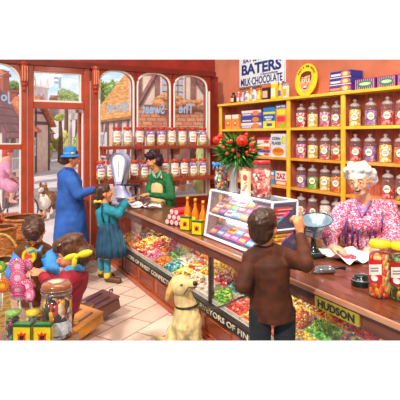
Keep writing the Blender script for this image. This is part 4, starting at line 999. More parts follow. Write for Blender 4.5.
# ---- boy in brown jacket, back to us
Y = 2.95; base = at(268,0,Y); base.z = 0
p = person('boy in a brown jacket and dark trousers, back to us, pointing at the display case', base)
hc = at(263.5,227.5,Y); h = .232; M = headframe(hc, -.45, .05)
nk = at(265,247,Y+.01); s1 = at(251,259,Y-.02); s2 = at(286,257,Y+.02); hip = at(272,311,Y+.03)
e2 = at(305.5,264,Y-.16); w2 = at(300,233.5,Y+.03); e1 = at(243,285,Y-.08); w1 = at(254,293,Y+.14)
L = head_prims(M, h, lip=1)+[cap(hc+Vector((0,0,-.05)), nk, .047,.052), cap(s1,s2,.03), cap(nk+Vector((0,0,-.04)), hip, .07,.09), cap(s1,e1,.036,.03), cap(e1,w1,.03,.022), cap(s2,e2,.036,.03), cap(e2,w2,.03,.021)]
L += hand_prims(w2, (-.12,.05,1), (-.6,.8,0), .185, 0, .6, -1, point=True)+hand_prims(w1, (.6,.6,.1),(.3,.1,-1), .13, 0, 1.0, 1)
lk = [at(260,312,Y), at(284.5,312,Y+.03)]
for q in lk: f = Vector((q.x,q.y,.06)); L += [cap(q, (q+f)/2, .07,.05), cap((q+f)/2, f, .05,.035)]
body = blob('body', L, [SK2, LIP], p, .007, 2); face_bits(body, M, h)
blob('hair', hcap(M,h)+[ell(M@Vector((0,-.28*h,-.12*h)), (.27*h,.16*h,.28*h),0,M.to_3x3())], hairmat('40200E'), p, .007, 2, .006, 45)
JK = mat('54240C',.75,vary=.28,scale=16,bump=.4)
J = [torso(s1+Vector((-.01,0,-.015)), s2+Vector((.015,0,-.01)), at(272,317,Y+.03), .13, hipw=.145), cap(s1+Vector((0,0,-.015)),e1,.058,.052), cap(e1,w1,.05,.042), cap(s2,e2,.058,.050), cap(e2,e2.lerp(w2,.86),.05,.037), ]+yoke(s1,s2,nk,.062)
jk = blob('jacket', J, JK, p, .008, 3, .004, 12)
b = MB(); b.tube([nk+Vector((.062*math.cos(k*math.pi/8),.055*math.sin(k*math.pi/8),-.012+.006*math.sin(k))) for k in range(16)], .018, 8, closed=True); b.build('collar', mat('5A260C',.75,vary=.2), jk, True, True)
TR = mat('20242E',.8,vary=.2,scale=20,bump=.3); tr = []
for q in lk: f = Vector((q.x,q.y,.08)); tr += [cap(q+Vector((0,0,.0)), (q+f)/2, .072,.066), cap((q+f)/2, f, .066,.055)]
blob('trousers', tr, TR, p, .01, 2)
for q in lk: shoe(p, (q.x,q.y,.05), (q.x-.01,q.y+.13,.0), mat('2A1A14',.4))
boy_hand = w1.copy()
# ---- old lady behind the counter
Y = 4.06; base = at(363,0,Y+.08); base.z = 0
p = person('old lady with white hair and glasses in floral blouse laughing behind the counter', base)
hc = at(360,180,3.98); h = .262; M = headframe(hc, 2.5, -.16, .12)
nk = at(365,203,4.06); s1 = at(344,209,4.02); s2 = at(388,208,4.10); hip = at(365,262,4.14)
e1 = at(330,234,3.86); w1 = at(331,246,3.72); e2 = at(395,240,3.88); w2 = at(379,248,3.72)
L = head_prims(M, h, lip=1, nose=1.04, jaw=1.2)+[cap(hc+Vector((.01,0.02,-.06)), nk, .055,.07), cap(s1,s2,.035), cap(nk+Vector((0,0,-.07)), hip, .08,.12), cap(s1,e1,.045,.04), cap(e1,w1,.04,.026), cap(s2,e2,.045,.04), cap(e2,w2,.04,.026), cap(hip, Vector((hip.x-.09,hip.y,.05)),.08,.05), cap(hip, Vector((hip.x+.09,hip.y,.05)),.08,.05)]
L += hand_prims(w1, (.55,-.35,-.12), (.1,.1,-1), .165, 0, .55, -1)+hand_prims(w2, (-.9,-.1,-.05),(-.1,.2,-1), .165, 0, .5, 1)
body = blob('body', L, [mat('FABE9C',.5,vary=.07,scale=18), LIP], p, .0075, 2); face_bits(body, M, h, '4A6A8A', 'D8D4D0', smile=True)
Q = M.to_3x3(); P_ = lambda x,y,z: M @ Vector((x*h,y*h,z*h)); random.seed(3)
hl = hcap(M,h)+[ell(P_(x,y,z),(r*h,)*3) for x,y,z,r in ((.31,.10,.32,.15),(-.31,.10,.32,.15),(.35,-.08,.17,.18),(-.35,-.08,.17,.18),(.33,-.22,-.05,.17),(-.33,-.22,-.05,.17),(.2,.24,.42,.11),(-.2,.24,.42,.11),(0,.24,.46,.12),(0,-.42,.1,.22),(.25,-.38,-.1,.19),(-.25,-.38,-.1,.19),(0,-.42,-.2,.18),(.2,0,.5,.12),(-.2,0,.5,.12))]
blob('hair', hl, mat('F4F4F6',.6,vary=.16,scale=40,bump=.6), p, .0085, 2, .012, 22)
b = MB()
for s in (-1,1): b.tube([P_(s*.15+.10*math.cos(k*math.pi/8), .40-.03*abs(math.cos(k*math.pi/8)), -.005+.075*math.sin(k*math.pi/8)) for k in range(16)], .0028, 6, closed=True); b.tube([P_(s*.25,.38,.01),P_(s*.35,.1,.02),P_(s*.36,-.05,.0)],.0025,5)
b.tube([P_(-.05,.41,.01),P_(0,.43,.02),P_(.05,.41,.01)],.0025,5); b.build('glasses', mat('C89848',.25,metal=.7), p, True, True)
FLO = cells(['F0C8DC','E84858','F4B4CC','D83848','E8A0C8','F8E0E8','8858A8','F07888','7A4A98','C84870'], 105, .75, 1, .15, 0)
blz = [torso(s1+Vector((-.02,0,-.01)), s2+Vector((.02,0,-.01)), at(365,264,4.14), .17, hipw=.225), cap(s1,e1,.075,.072), cap(e1,w1.lerp(e1,.15),.066,.048), cap(s2,e2,.078,.078), cap(e2,w2.lerp(e2,.15),.07,.05), ell(at(364,222,3.98),(.17,.12,.10))]+yoke(s1,s2,nk+Vector((0,.03,-.01)),.072)
blo = blob('blouse', blz, FLO, p, .010, 3, .014, 8)
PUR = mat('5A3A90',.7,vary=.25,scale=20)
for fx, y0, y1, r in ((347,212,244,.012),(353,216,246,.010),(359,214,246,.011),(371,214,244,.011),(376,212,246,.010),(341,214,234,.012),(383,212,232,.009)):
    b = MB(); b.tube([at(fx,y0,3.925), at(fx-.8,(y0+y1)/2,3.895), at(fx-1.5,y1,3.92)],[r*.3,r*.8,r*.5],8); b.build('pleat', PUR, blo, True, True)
b = MB(); b.tube([at(357,202,3.97),at(359,209,3.90),at(362,217,3.88),at(366,209,3.90),at(371,201,3.98)],[.010,.014,.007,.014,.010],8); b.build('neckline', mat('9470B8',.7,vary=.25), blo, True, True)
skirt('skirt', mat('6A4878',.8,vary=.15), p, [(Vector((hip.x,hip.y,.12)),.28,.24),(Vector((hip.x,hip.y,.6)),.25,.2),(Vector((hip.x,hip.y,.80)),.22,.17)])
# ---- woman in green behind the counter
base = at(161,0,7.1); base.z = 0
p = person('shop assistant in green cardigan and cream apron reaching over the far counter', base)
hc = at(152.5,160.5,6.98); h = .235; M = headframe(hc, 1.95, -.38)
nk = at(157,172,7.05); s1 = at(151.5,178,7.10); s2 = at(168,178,6.95); hip = at(164,204,7.1)
e2 = at(171.5,197,6.80); w2 = at(147.5,194.5,6.62); e1 = at(149,192,7.0); w1 = at(143,195.5,6.80)
L = head_prims(M, h)+[cap(hc+Vector((.02,0.01,-.05)), nk, .05,.06), cap(s1,s2,.03), cap(nk+Vector((0,0,-.05)), hip,.07,.10), cap(s2,e2,.04,.035), cap(e2,w2,.034,.024), cap(s1,e1,.04,.035), cap(e1,w1,.034,.024), cap(hip, Vector((hip.x-.08,hip.y,.05)),.08,.045), cap(hip, Vector((hip.x+.08,hip.y,.05)),.08,.045)]
L += hand_prims(w2, (-1,-.15,0), (0,.1,-1), .16, 0, .5, 1)+hand_prims(w1, (-1,-.2,.1), (0,.2,-1), .16, 0, .5, -1)
body = blob('body', L, [SK, LIP], p, .009, 2); face_bits(body, M, h)
P_ = lambda x,y,z: M @ Vector((x*h,y*h,z*h))
blob('hair', hcap(M,h)+[ell(P_(x,y,z),(r*h,)*3) for x,y,z,r in ((0,.22,.42,.17),(.3,.05,.35,.2),(-.3,.05,.35,.2),(0,-.45,.05,.26),(.3,-.28,-.12,.24),(-.3,-.28,-.12,.24),(0,-.4,-.25,.26),(.2,-.3,-.35,.17),(-.2,-.3,-.35,.17),(0,-.2,.52,.2))], mat('3A1A2A',.45,vary=.5,scale=60,bump=.6), p, .010, 1, .014, 25)
GR = mat('1E7040',.8,vary=.22,scale=18,bump=.3)
blob('cardigan', [torso(s1+Vector((-.01,0,-.01)), s2+Vector((.02,0,-.01)), at(164,206,7.12), .14, hipw=.19), cap(s2,e2,.065,.06), cap(e2,w2.lerp(e2,.1),.056,.036), cap(s1,e1,.062,.055), cap(e1,w1.lerp(e1,.12),.052,.036)]+yoke(s1,s2,nk,.06), GR, p, .011, 3, .005, 10)
AP = mat('F0D098',.8,vary=.10,scale=14)
blob('apron', [ell(at(157,190,6.95),(.105,.05,.17),0,Matrix.Rotation(-.5,3,'Z')), ell(at(157.5,203,6.94),(.14,.06,.12),0,Matrix.Rotation(-.5,3,'Z')), cap(at(154.5,178,6.95),at(153,172.5,7.0),.014), cap(at(161.5,178,6.86),at(161,172.5,6.93),.014)], AP, p, .009, 2)
b = MB(); b.tube([at(152.5,171,6.96),at(154,175.5,6.90),at(156.5,178.5,6.88),at(159.5,175,6.86),at(161,171,6.90)],[.014,.022,.008,.022,.014],8); b.build('collar', mat('8AB8A0',.7), p, True, True)
skirt('skirt', mat('5A4A60',.8,vary=.15), p, [(Vector((hip.x,hip.y,.25)),.24,.17),(Vector((hip.x,hip.y,.6)),.2,.15),(Vector((hip.x,hip.y,.82)),.17,.13)])
# ---- lady in blue coat and hat by the door
Y = 6.25; base = at(71,0,Y); base.z = 0
p = person('lady in a long blue coat and blue brimmed hat standing by the open door', base)
hc = at(71.5,158.5,Y); h = .228; M = headframe(hc, -1.38, -.12)
nk = at(68.5,169,Y); s1 = at(63,175,Y+.14); s2 = at(70,176.5,Y-.15); hip = at(70,214,Y)
e2 = at(79,194.5,Y-.22); w2 = at(95,189.5,Y-.14); e1 = at(67,196,Y+.2); w1 = at(80,200,Y+.2)
L = head_prims(M, h, nose=1.06)+[cap(hc+Vector((-.02,0,-.05)), nk, .05,.06), cap(s1,s2,.03), cap(nk+Vector((0,0,-.05)), hip,.08,.12), cap(s2,e2,.045,.04), cap(e2,w2,.036,.026), cap(s1,e1,.045,.04), cap(e1,w1,.036,.026)]
for q in (-.08,.09): L += [cap(hip+Vector((0,q,0)), Vector((hip.x,hip.y+q,.10)),.085,.04)]
L += hand_prims(w2, (1,.05,-.02),(.1,.2,-1), .16, 1, .6, 1)+hand_prims(w1, (1,.05,-.1),(.1,-.2,-1), .16, 1, .7, -1)
body = blob('body', L, [SK2, mat('6A6470',.6,vary=.1)], p, .009, 2); face_bits(body, M, h)
P_ = lambda x,y,z: M @ Vector((x*h,y*h,z*h))
blob('hair', hcap(M,h)+[ell(P_(0,-.4,-.2),(.3*h,.2*h,.22*h))], hairmat('4A2818'), p, .009, 1, .01, 30)
HB = mat('2E84D8',.7,vary=.12,scale=20)
HM = M @ Matrix.Rotation(.14,4,'X')
b = MB(); b.lathe([(.36*h,.18*h),(.40*h,.22*h),(.39*h,.45*h),(.33*h,.62*h),(.18*h,.70*h),(0,.72*h)],32,0,HM @ T(0,-.06*h,0),cap=False); b.lathe([(.38*h,.22*h),(.50*h,.16*h),(.60*h,.10*h),(.615*h,.11*h),(.52*h,.19*h),(.39*h,.26*h)],36,0,HM @ T(0,-.04*h,0),cap=False)
hat = b.build('hat', HB, p, True, True)
b = MB(); b.lathe([(.395*h,.24*h),(.415*h,.25*h),(.41*h,.36*h),(.39*h,.37*h)],32,0,HM @ T(0,-.06*h,0),cap=False); b.build('hat_band', mat('5AA4E0',.6), hat, True, True)
b = MB(); b.ico(HM @ Vector((.40*h,.1*h,.31*h)), (.02,.03,.018), 2); b.build('hat_ornament', mat('F0E040',.5), hat, True, True)
CB = mat('2C62BC',.75,vary=.22,scale=6,bump=.3)
b = MB(); rg = []
for yy, xx, rx, ry in ((263,71.5,.245,.25),(250,71,.23,.24),(232,70.5,.215,.22),(215,70.5,.20,.20),(200,70,.175,.19),(190,70,.165,.185),(181,69.5,.155,.19),(174,68.5,.12,.17),(169,68.5,.065,.08)): rg.append((at(xx,yy,Y), rx, ry))
b.loft(rg, 28)
coat = blob('coat', [('m',b,0,0,0,0), cap(s2+Vector((0,0,-.02)),e2,.078,.075), cap(e2,w2.lerp(e2,.08),.070,.045), cap(s1,e1,.075,.07), cap(e1,w1.lerp(e1,.08),.066,.045)]+yoke(s1,s2,nk,.075), CB, p, .012, 4, .012, 7)
b = MB(); b.tube([at(66,168.5,Y-.09),at(71,171,Y-.12),at(74.5,176,Y-.06),at(76,180,Y)],[.02,.034,.03,.008],8); b.build('coat_collar', mat('183C88',.75,vary=.15), coat, True, True)
for q in (-.08,.09): shoe(p, (hip.x-.02,hip.y+q,.05), (hip.x+.15,hip.y+q,0), mat('30242C',.4), .036)
# ---- girl in teal blouse and pinafore
Y = 5.94; base = at(109,0,Y); base.z = 0
p = person('girl in teal blouse and dark blue pleated pinafore reaching up onto the counter', base)
hc = at(104.3,193,Y); h = .222; M = headframe(hc, -1.25, .12)
nk = at(105,203.5,Y); s1 = at(103,209,Y+.10); s2 = at(107,209.5,Y-.10); hip = at(108,224,Y)
e2 = at(118.5,213.5,Y-.10); w2 = at(127.5,202.5,Y+.12); e1 = at(116,211,Y+.2); w1 = at(128,199,Y+.35)
L = head_prims(M, h)+[cap(hc+Vector((-.01,0,-.04)), nk, .042,.045), cap(s1,s2,.025), cap(nk+Vector((0,0,-.04)), hip,.06,.08), cap(s2,e2,.034,.03), cap(e2,w2,.028,.02), cap(s1,e1,.034,.03), cap(e1,w1,.028,.02)]
L += hand_prims(w2, (.8,.3,.35),(.1,.2,-1), .125, 0, .5, 1)+hand_prims(w1, (.8,.3,.1),(.1,.2,-1), .125, 0, .6, -1)
legs = [(at(101.5,250,Y+.10), fl(101,273.5,.05)), (at(107,250,Y-.06), fl(107.5,278,.05))]
for a_, f_ in legs: L += [cap(hip, a_, .07,.05), cap(a_, f_, .048,.03)]
body = blob('body', L, [SK2, LIP], p, .007, 2); face_bits(body, M, h)
P_ = lambda x,y,z: M @ Vector((x*h,y*h,z*h))
hr = blob('hair', hcap(M,h)+[ell(P_(0,-.42,-.12),(.2*h,)*3), cap(P_(0,-.45,-.30),P_(0,-.52,-.55),.035,.045), cap(P_(0,-.52,-.55),P_(0,-.50,-.95),.04,.015)], hairmat('4E3028'), p, .008, 2, .006, 40)
b = MB(); q = P_(0.12,-.40,-.40)
for s in (-1,1): b.ico(q+Vector((.028*s,-.03,.004)), (.026,.012,.018), 2)
b.ico(q+Vector((0,-.035,0)), .012, 2); b.build('hair_ribbon', mat('F0E048',.5), hr, True, True)
TE = mat('2090A8',.7,vary=.2,scale=14,bump=.3)
blob('blouse', [torso(s1+Vector((-.01,.02,0)), s2+Vector((.01,-.02,0)), at(108,226,Y), .125, hipw=.115), cap(s2,e2,.058,.06), cap(e2,w2.lerp(e2,.08),.055,.03), cap(s1,e1,.055,.055), cap(e1,w1.lerp(e1,.08),.052,.03)]+yoke(s1,s2,nk,.052), TE, p, .009, 3, .006, 14)
NV = mat('1C3C58',.75,vary=.3,scale=24)
b = MB(); rg = []
for yy, xx, rx, ry in ((255,111.5,.195,.20),(245,111,.18,.185),(235,110,.155,.165),(227,109,.13,.145),(222.5,108.5,.118,.135)): rg.append((at(xx,yy,Y), rx, ry))
b.loft(rg, 96, 16, [.07,.06,.05,.03,.01]); pin = b.build('pinafore_skirt', mat('1C4C6C',.75,vary=.3,scale=10), p, True, True)
b = MB()
for dx in (0,1): b.tube([at(104+dx*5,222.5,Y-.135+.02*dx), at(101.5+dx*7.5,214,Y-.145+.03*dx), at(102+dx*6.5,207,Y-.12+.03*dx), at(103+dx*4,204.5,Y-.04)], .011, 6)
b.build('straps', NV, pin, True, True)
for i, (a_, f_) in enumerate(legs):
    k = a_.lerp(f_,.38)
    blob('sock', [cap(k, f_, .047,.036)], mat('3A94B0',.7,vary=.12), p, .008, 1); blob('sock_cuff', [cap(f_+Vector((0,0,.055)),f_+Vector((0,0,.02)), .046,.046)], mat('E8C83C',.6), p, .008, 1)
    shoe(p, (f_.x,f_.y,.045), (f_.x+.15,f_.y-.05,0), mat('5A3818',.5), .040)
# ---- boy in brown tank top, foreground left
Y = 3.6; base = at(34,0,Y); base.z = 0
p = person('boy in brown knitted vest over blue shirt, head bowed over pink lollipops', base)
hc = at(34,232,Y-.04); h = .215; M = headframe(hc, math.pi+.12, -.98)
nk = at(34,245,Y+.03); s1 = at(20.5,252,Y); s2 = at(47.5,252,Y); hip = at(34,300,Y+.05)
e1 = at(12,274,Y-.06); w1 = at(23,283,Y-.26); e2 = at(53,272,Y-.10); w2 = at(42,272,Y-.30)
L = head_prims(M, h)+[cap(hc+Vector((0,.04,-.04)), nk, .045,.045), cap(s1,s2,.025), cap(nk+Vector((0,0,-.05)), hip,.07,.09), cap(s1,e1,.036,.03), cap(e1,w1,.03,.022), cap(s2,e2,.036,.03), cap(e2,w2,.03,.022)]
L += hand_prims(w1, (.7,-.5,.2),(.5,0,-.6), .14, 0, .7, 1)+hand_prims(w2, (-.8,-.4,.1),(-.2,0,-1), .14, 0, .7, -1)
for q in (-.08,.08): L += [cap(hip+Vector((q,0,0)), Vector((hip.x+q,hip.y,.35)),.07,.05), cap(Vector((hip.x+q,hip.y,.35)), Vector((hip.x+q,hip.y,.05)),.05,.035)]
body = blob('body', L, [SK2, LIP], p, .008, 2); face_bits(body, M, h)
P_ = lambda x,y,z: M @ Vector((x*h,y*h,z*h))
blob('hair', hcap(M,h)+[ell(P_(-.05,.30,.33),(.27*h,.14*h,.20*h),0,M.to_3x3()), ell(P_(0,.10,.47),(.30*h,.26*h,.12*h),0,M.to_3x3())], hairmat('4A200E'), p, .008, 2, .007, 40)
blob('shirt', [torso(s1, s2, at(34,296,Y+.05), .10, hipw=.11), cap(s1+Vector((0,0,-.01)),e1,.055,.052), cap(e1,w1.lerp(e1,.12),.05,.034), cap(s2+Vector((0,0,-.01)),e2,.055,.052), cap(e2,w2.lerp(e2,.12),.05,.034)]+yoke(s1,s2,nk,.05), mat('3E98EC',.7,vary=.18,scale=14,bump=.3), p, .009, 3, .005, 14)
vest = blob('knitted_vest', [torso(s1+Vector((.004,0,.012)), s2+Vector((-.004,0,.012)), at(34,302,Y+.05), .122, hipw=.132)]+yoke(s1.lerp(s2,.06),s2.lerp(s1,.06),nk,.064), mat('6A3C18',.85,vary=.3,scale=26,bump=.6), p, .009, 2)
b = MB(); b.prism([(.050*math.cos(2*math.pi*k/24),.056*math.sin(2*math.pi*k/24)) for k in range(24)], -.06, 0, 0, face_frame(at(28.5,256.5,Y-.128),(1,0,0))); bd = b.build('badge', mat('F8D828',.45), vest, False, True)
b = MB(); b.prism([(-.03,-.03),(0,-.012),(.03,-.005),(.02,.02),(0,.01),(-.01,.035),(-.03,.01)],0,.003,0,face_frame(at(28.5,256.5,Y-.128),(1,0,0))); b.build('badge_motif', mat('E85820',.45,vary=.2), bd, False, True)
b = MB(); b.tube([at(26,247,Y-.07),at(30,252,Y-.125),at(34,250,Y-.13)],[.010,.015,.006],6); b.tube([at(42,246,Y-.07),at(39,251.5,Y-.125),at(34.5,250,Y-.13)],[.010,.015,.006],6); b.build('shirt_collar', mat('5AB0EC',.6), p, True, True)
blob('shorts', [cap(hip+Vector((q,0,.02)), Vector((hip.x+q,hip.y,.38)),.095,.085) for q in (-.08,.08)], mat('D8B088',.8,vary=.1), p, .01, 2)
# ---- girl in maroon, foreground
Y = 3.28; base = at(72,0,Y); base.z = 0
p = person('girl in maroon cardigan with yellow hair bow reaching for the pink lollipops', base)
hc = at(71.5,254,Y); h = .228; M = headframe(hc, 1.78, -.28)
nk = at(74,267,Y); s1 = at(70,277,Y-.13); s2 = at(76,274,Y+.13); hip = at(60,312,Y+.06)
e1 = at(58,292.5,Y-.22); w1 = at(42,275,Y-.02); e2 = at(62,290,Y+.1); w2 = at(44,273,Y+.08)
L = head_prims(M, h)+[cap(hc+Vector((.02,0,-.05)), nk, .045,.045), cap(s1,s2,.025), cap(nk+Vector((0,0,-.05)), hip,.07,.09), cap(s1,e1,.036,.03), cap(e1,w1,.03,.022), cap(s2,e2,.036,.03), cap(e2,w2,.03,.022)]
L += hand_prims(w1, (-.8,.1,.5),(.2,.2,-1), .13, 0, .6, 1)+hand_prims(w2, (-.85,.1,.3),(.1,.1,-1), .13, 0, .7, -1)
for q in (-.07,.07): L += [cap(hip+Vector((0,q,0)), Vector((hip.x,hip.y+q,.05)),.07,.035)]
body = blob('body', L, [SK2, LIP], p, .008, 2); face_bits(body, M, h)
P_ = lambda x,y,z: M @ Vector((x*h,y*h,z*h)); Q = M.to_3x3()
hr = blob('hair', hcap(M,h)+[ell(P_(x,y,z),(a*h,b_*h,c*h),0,Q) for x,y,z,a,b_,c in ((0,.22,.38,.34,.24,.2),(.24,-.05,.17,.18,.30,.28),(-.24,-.05,.17,.18,.30,.28),(.25,-.3,-.12,.22,.3,.3),(-.25,-.3,-.12,.22,.3,.3),(0,-.42,-.15,.3,.28,.34),(0,-.1,.42,.38,.4,.2),(.1,.40,.26,.24,.1,.12))], hairmat('5A3018',.5), p, .008, 3, .005, 26)
band = mat('F4E030',.5,vary=.1)
b = MB(); q = at(76.5,256.5,Y-.16)
b.ico(q+Vector((.05,.02,.014)), (.055,.016,.024), 2, 0, None, Matrix.Rotation(-.25,3,'Y')); b.ico(q+Vector((-.042,-.0,-.004)), (.05,.016,.020), 2, 0, None, Matrix.Rotation(.25,3,'Y')*1 if False else Matrix.Rotation(-.35,3,'Y')); b.ico(q+Vector((-.012,-.008,-.035)), (.018,.012,.04), 2, 0, None, Matrix.Rotation(.15,3,'Y')); b.ico(q,(.016,.02,.016),2)
b.build('hair_bow', band, hr, True, True)
MA = mat('A81C34',.8,vary=.22,scale=16,bump=.4)
blob('cardigan', [torso(s1+Vector((0,-.02,0)), s2+Vector((0,.02,0)), at(60,312,Y+.06), .12, hipw=.12), cap(s1+Vector((0,0,-.01)),e1,.066,.058), cap(e1,w1.lerp(e1,.1),.052,.034), cap(s2,e2,.06,.055), cap(e2,w2.lerp(e2,.1),.05,.034), ell(at(71,284,Y-.0),(.10,.12,.12))]+yoke(s1,s2,nk,.062), MA, p, .009, 3, .007, 12)
b = MB(); b.tube([at(63,271,Y-.08),at(69,269.5,Y-.135),at(76,267.5,Y-.13),at(82,268,Y-.03),at(81,266,Y+.06)],[.010,.028,.022,.026,.014],8); b.build('collar', mat('4AA8E0',.6), p, True, True)
skirt('skirt', mat('6A2838',.8,vary=.15), p, [(Vector((hip.x-.06,hip.y,.40)),.13,.15),(Vector((hip.x-.03,hip.y,.52)),.12,.14),(Vector((hip.x,hip.y,.60)),.10,.12)])
# ---- yellow labrador
Y = 4.0; base = at(184,0,Y+.1); base.z = 0
dg = thing('labrador_dog','golden labrador sitting on the tiles on a black lead, looking up to the right','dog',base)
FUR = mat('F0CC90',.75,vary=.22,scale=22,bump=.4,stretch=(1,1,.5)); FUL = mat('F8E8C0',.8,vary=.15,scale=22)
hd = at(180.5,285,Y-.04); mz = at(192.5,284,Y-.16)
L = [ell(hd,(.094,.092,.084)), cap(hd+Vector((.03,-.03,-.012)), mz, .062,.042), cap(hd+Vector((.02,-.03,-.04)), mz+Vector((-.005,0,-.026)),.035,.024), ell(hd+Vector((.03,-.03,.04)),(.05,.05,.035)),
     cap(hd+Vector((-.01,.03,-.03)), at(186,306,Y), .075,.088), cap(at(186,306,Y), at(187,322,Y+.02), .095,.13), cap(at(187,320,Y+.03), at(183,336,Y+.2), .115,.125), ell(at(175,336,Y+.16),(.085,.12,.115)), ell(at(193,336,Y+.2),(.085,.12,.115)),
     ell(at(187,316,Y-.01),(.105,.09,.11))]
for px in (181,194):
    L += [cap(at(px,322,Y-.02), at(px+.5,337,Y-.05), .058,.038), cap(at(px+.5,337,Y-.05), Vector((at(px+.5,0,Y-.05).x,Y-.05,.03)), .038,.032), ell(Vector((at(px+.5,0,Y-.09).x,Y-.09,.028)),(.042,.06,.028))]
for px in (170,200): L += [ell(Vector((at(px,0,Y+.05).x,Y+.05,.035)),(.05,.10,.035))]
tl = [fl(174,346,.04)+Vector((0,.10,0)), fl(168,344,.03), fl(159,338,.03), fl(151,335.5,.02)]
L += [cap(tl[0],tl[1],.035,.034), cap(tl[1],tl[2],.033,.022), cap(tl[2],tl[3],.022,.008)]
body = blob('body', L, [FUR, FUL], dg, .009, 3, .003, 30)
for nm, pr in (('ear',[ell(hd+Vector((-.088,-.02,-.045)),(.030,.055,.095),0,Matrix.Rotation(.28,3,'Y')), ell(hd+Vector((-.055,-.01,.025)),(.035,.04,.03))]),('ear',[ell(hd+Vector((.055,.055,-.02)),(.022,.04,.075),0,Matrix.Rotation(-.35,3,'Y'))])):
    blob(nm, pr, mat('E0AC62',.75,vary=.2,scale=24), dg, .008, 2)
b = MB(); b.ico(mz+Vector((.018,-.022,.012)),(.026,.022,.022),2); b.build('nose', mat('1E1614',.3,coat=.5), dg, True, True)
for q in (Vector((.014,-.090,.028)), Vector((.082,-.045,.034))):
    b = MB(); b.ico(hd+q,(.015,.012,.013),2,0); b.build('eye', mat('2A1408',.15,coat=.8), dg, True, True)
b = MB(); b.tube([hd+Vector((.035,-.085,-.045)),mz+Vector((-.03,-.045,-.012)),mz+Vector((.01,-.045,-.015)),mz+Vector((.032,-.02,-.018))],.004,6); b.build('mouth', mat('4A2418',.5), dg, True, True)
cc = at(187,304.5,Y); b = MB(); b.tube([cc+Vector((.096*math.cos(k*math.pi/10),.096*math.sin(k*math.pi/10),.010*math.cos(k*math.pi/10))) for k in range(20)], .010, 6, closed=True); b.build('collar', mat('241C1C',.4), dg, True, True)
b = MB(); pts = [cc+Vector((.07,-.05,0)), at(205,308,3.8), at(218,307.5,3.55), at(230,303.5,3.3), at(241,297.5,3.1), boy_hand+Vector((.01,-.0,-.0))]
sm = []
for i in range(len(pts)-1):
    for k in range(4): sm.append(pts[i].lerp(pts[i+1],k/4))
sm.append(pts[-1]); b.tube(sm,.008,8); tag(b.build('dog_lead', mat('2A2224',.4,coat=.2), None, True),'black leather dog lead curving from the labrador to the boy in brown','lead')
# ================================================================ the street outside
TIM = mat('7A5664',.8,vary=.2,scale=8); PL1 = mat('F2E4DC',.8,vary=.08,scale=4); PL2 = mat('F0D0C0',.8,vary=.1,scale=4); WINP = mat('A8B8D4',.2,vary=.15,scale=6)
def rooftile(c1, c2, m): return brick(c1, c2, m, .22, .14, .012, rough=.8, bump=.5)
def house(label, P, rz, w, d, h, rh, wm, rm, bays=4, win=(), chim=None, ov=.3, beams=True):
    """timbered house; local front faces -y, ridge along x"""
    o = thing('house', label, 'house', P, rz)
    b = MB(); b.box(0,w,0,d,-.5,h); b.add([(0,0,h),(0,d,h),(0,d/2,h+rh)],[(0,1,2)]); b.add([(w,0,h),(w,d,h),(w,d/2,h+rh)],[(2,1,0)]); b.build('walls', wm, o)
    sl = math.hypot(d/2,rh); b = MB()
    for s in (0,1):
        q = T(w/2, d/2, h+rh+.03) @ RZ(math.pi*s) @ Matrix.Rotation(math.atan2(rh,d/2),4,'X')
        b.box(-w/2-ov, w/2+ov, -sl-ov, .02, -.05, .05, 0, q)
    b.build('roof', rm, o)
    if beams:
        b = MB(); t = .07
        for k in range(bays+1): x = w*k/bays; b.box(x-t,x+t,-.03,.0,0,h)
        for z in (.05,h*.48,h-.1): b.box(0,w,-.035,.0,z-t,z+t)
        for k in range(0,bays,2): x = w*k/bays; b.tube([(x,-.02,h*.5),(x+w/bays,-.02,h-.1)],.06,4)
        for x in (0,w):
            for y in (0,d/2,d): b.box(x-.03,x+.03,y-t,y+t,0,h+(rh*.9 if y==d/2 else 0))
            b.box(x-.03,x+.03,0,d,h-.1,h+.05); b.box(x-.03,x+.03,d*.2,d*.8,h+rh*.35,h+rh*.45); b.tube([(x,0,h),(x,d/2,h+rh*.95),(x,d,h)],.08,4)
        b.build('timber_frame', TIM, o)
    for (x0,x1,z0,z1) in win:
        f = MB(); f.box(x0-.05,x1+.05,-.06,.0,z0-.05,z1+.05); wf = f.build('window', mat('F4EEE8',.6), o)
        p_ = MB(); n = 2
        for i in range(n):
            for j in range(2): p_.box(x0+(x1-x0)*i/n+.02, x0+(x1-x0)*(i+1)/n-.02, -.07,-.06, z0+(z1-z0)*j/2+.02, z0+(z1-z0)*(j+1)/2-.02)
        p_.build('pane', WINP, wf)
    if chim: b = MB(); x = chim; b.box(x-.25,x+.25,d/2-.2,d/2+.2,h+rh*.6,h+rh+.7); b.box(x-.3,x+.3,d/2-.25,d/2+.25,h+rh+.6,h+rh+.7); b.build('chimney', mat('B0503C',.8,vary=.2), o)
    return o
def gp(px, Y): return Vector(((px-200)/F*Y, Y, gz(Y)))
# cottage seen through the left window
house('timbered cottage with dark purple-brown roof outside the left window', Vector((-4.75,11.6,.06)), math.pi/2, 1.0, 2.4, 1.95, 1.8, PL1, rooftile('8A5060','A86870','6A3A48'), 2, ((.3,.7,.9,1.5),))
house('orange-roofed cottage behind the dark-roofed one at the left window', gp(6,21), -.15, .72, 2.6, 2.35, 1.15, PL2, rooftile('D87848','E89860','B05838'), 3, (), None)
ch = MB(); ch.box(-.28,.28,-.25,.25,0,3.95); ch.box(-.33,.33,-.3,.3,3.75,3.85); o = ch.build('chimney_stack', mat('C06050',.8,vary=.2)); o.location = Vector((at(-2,0,16).x,16,gz(16))); tag(o,'red brick chimney stack beyond the purple roof at the left photo edge','chimney')
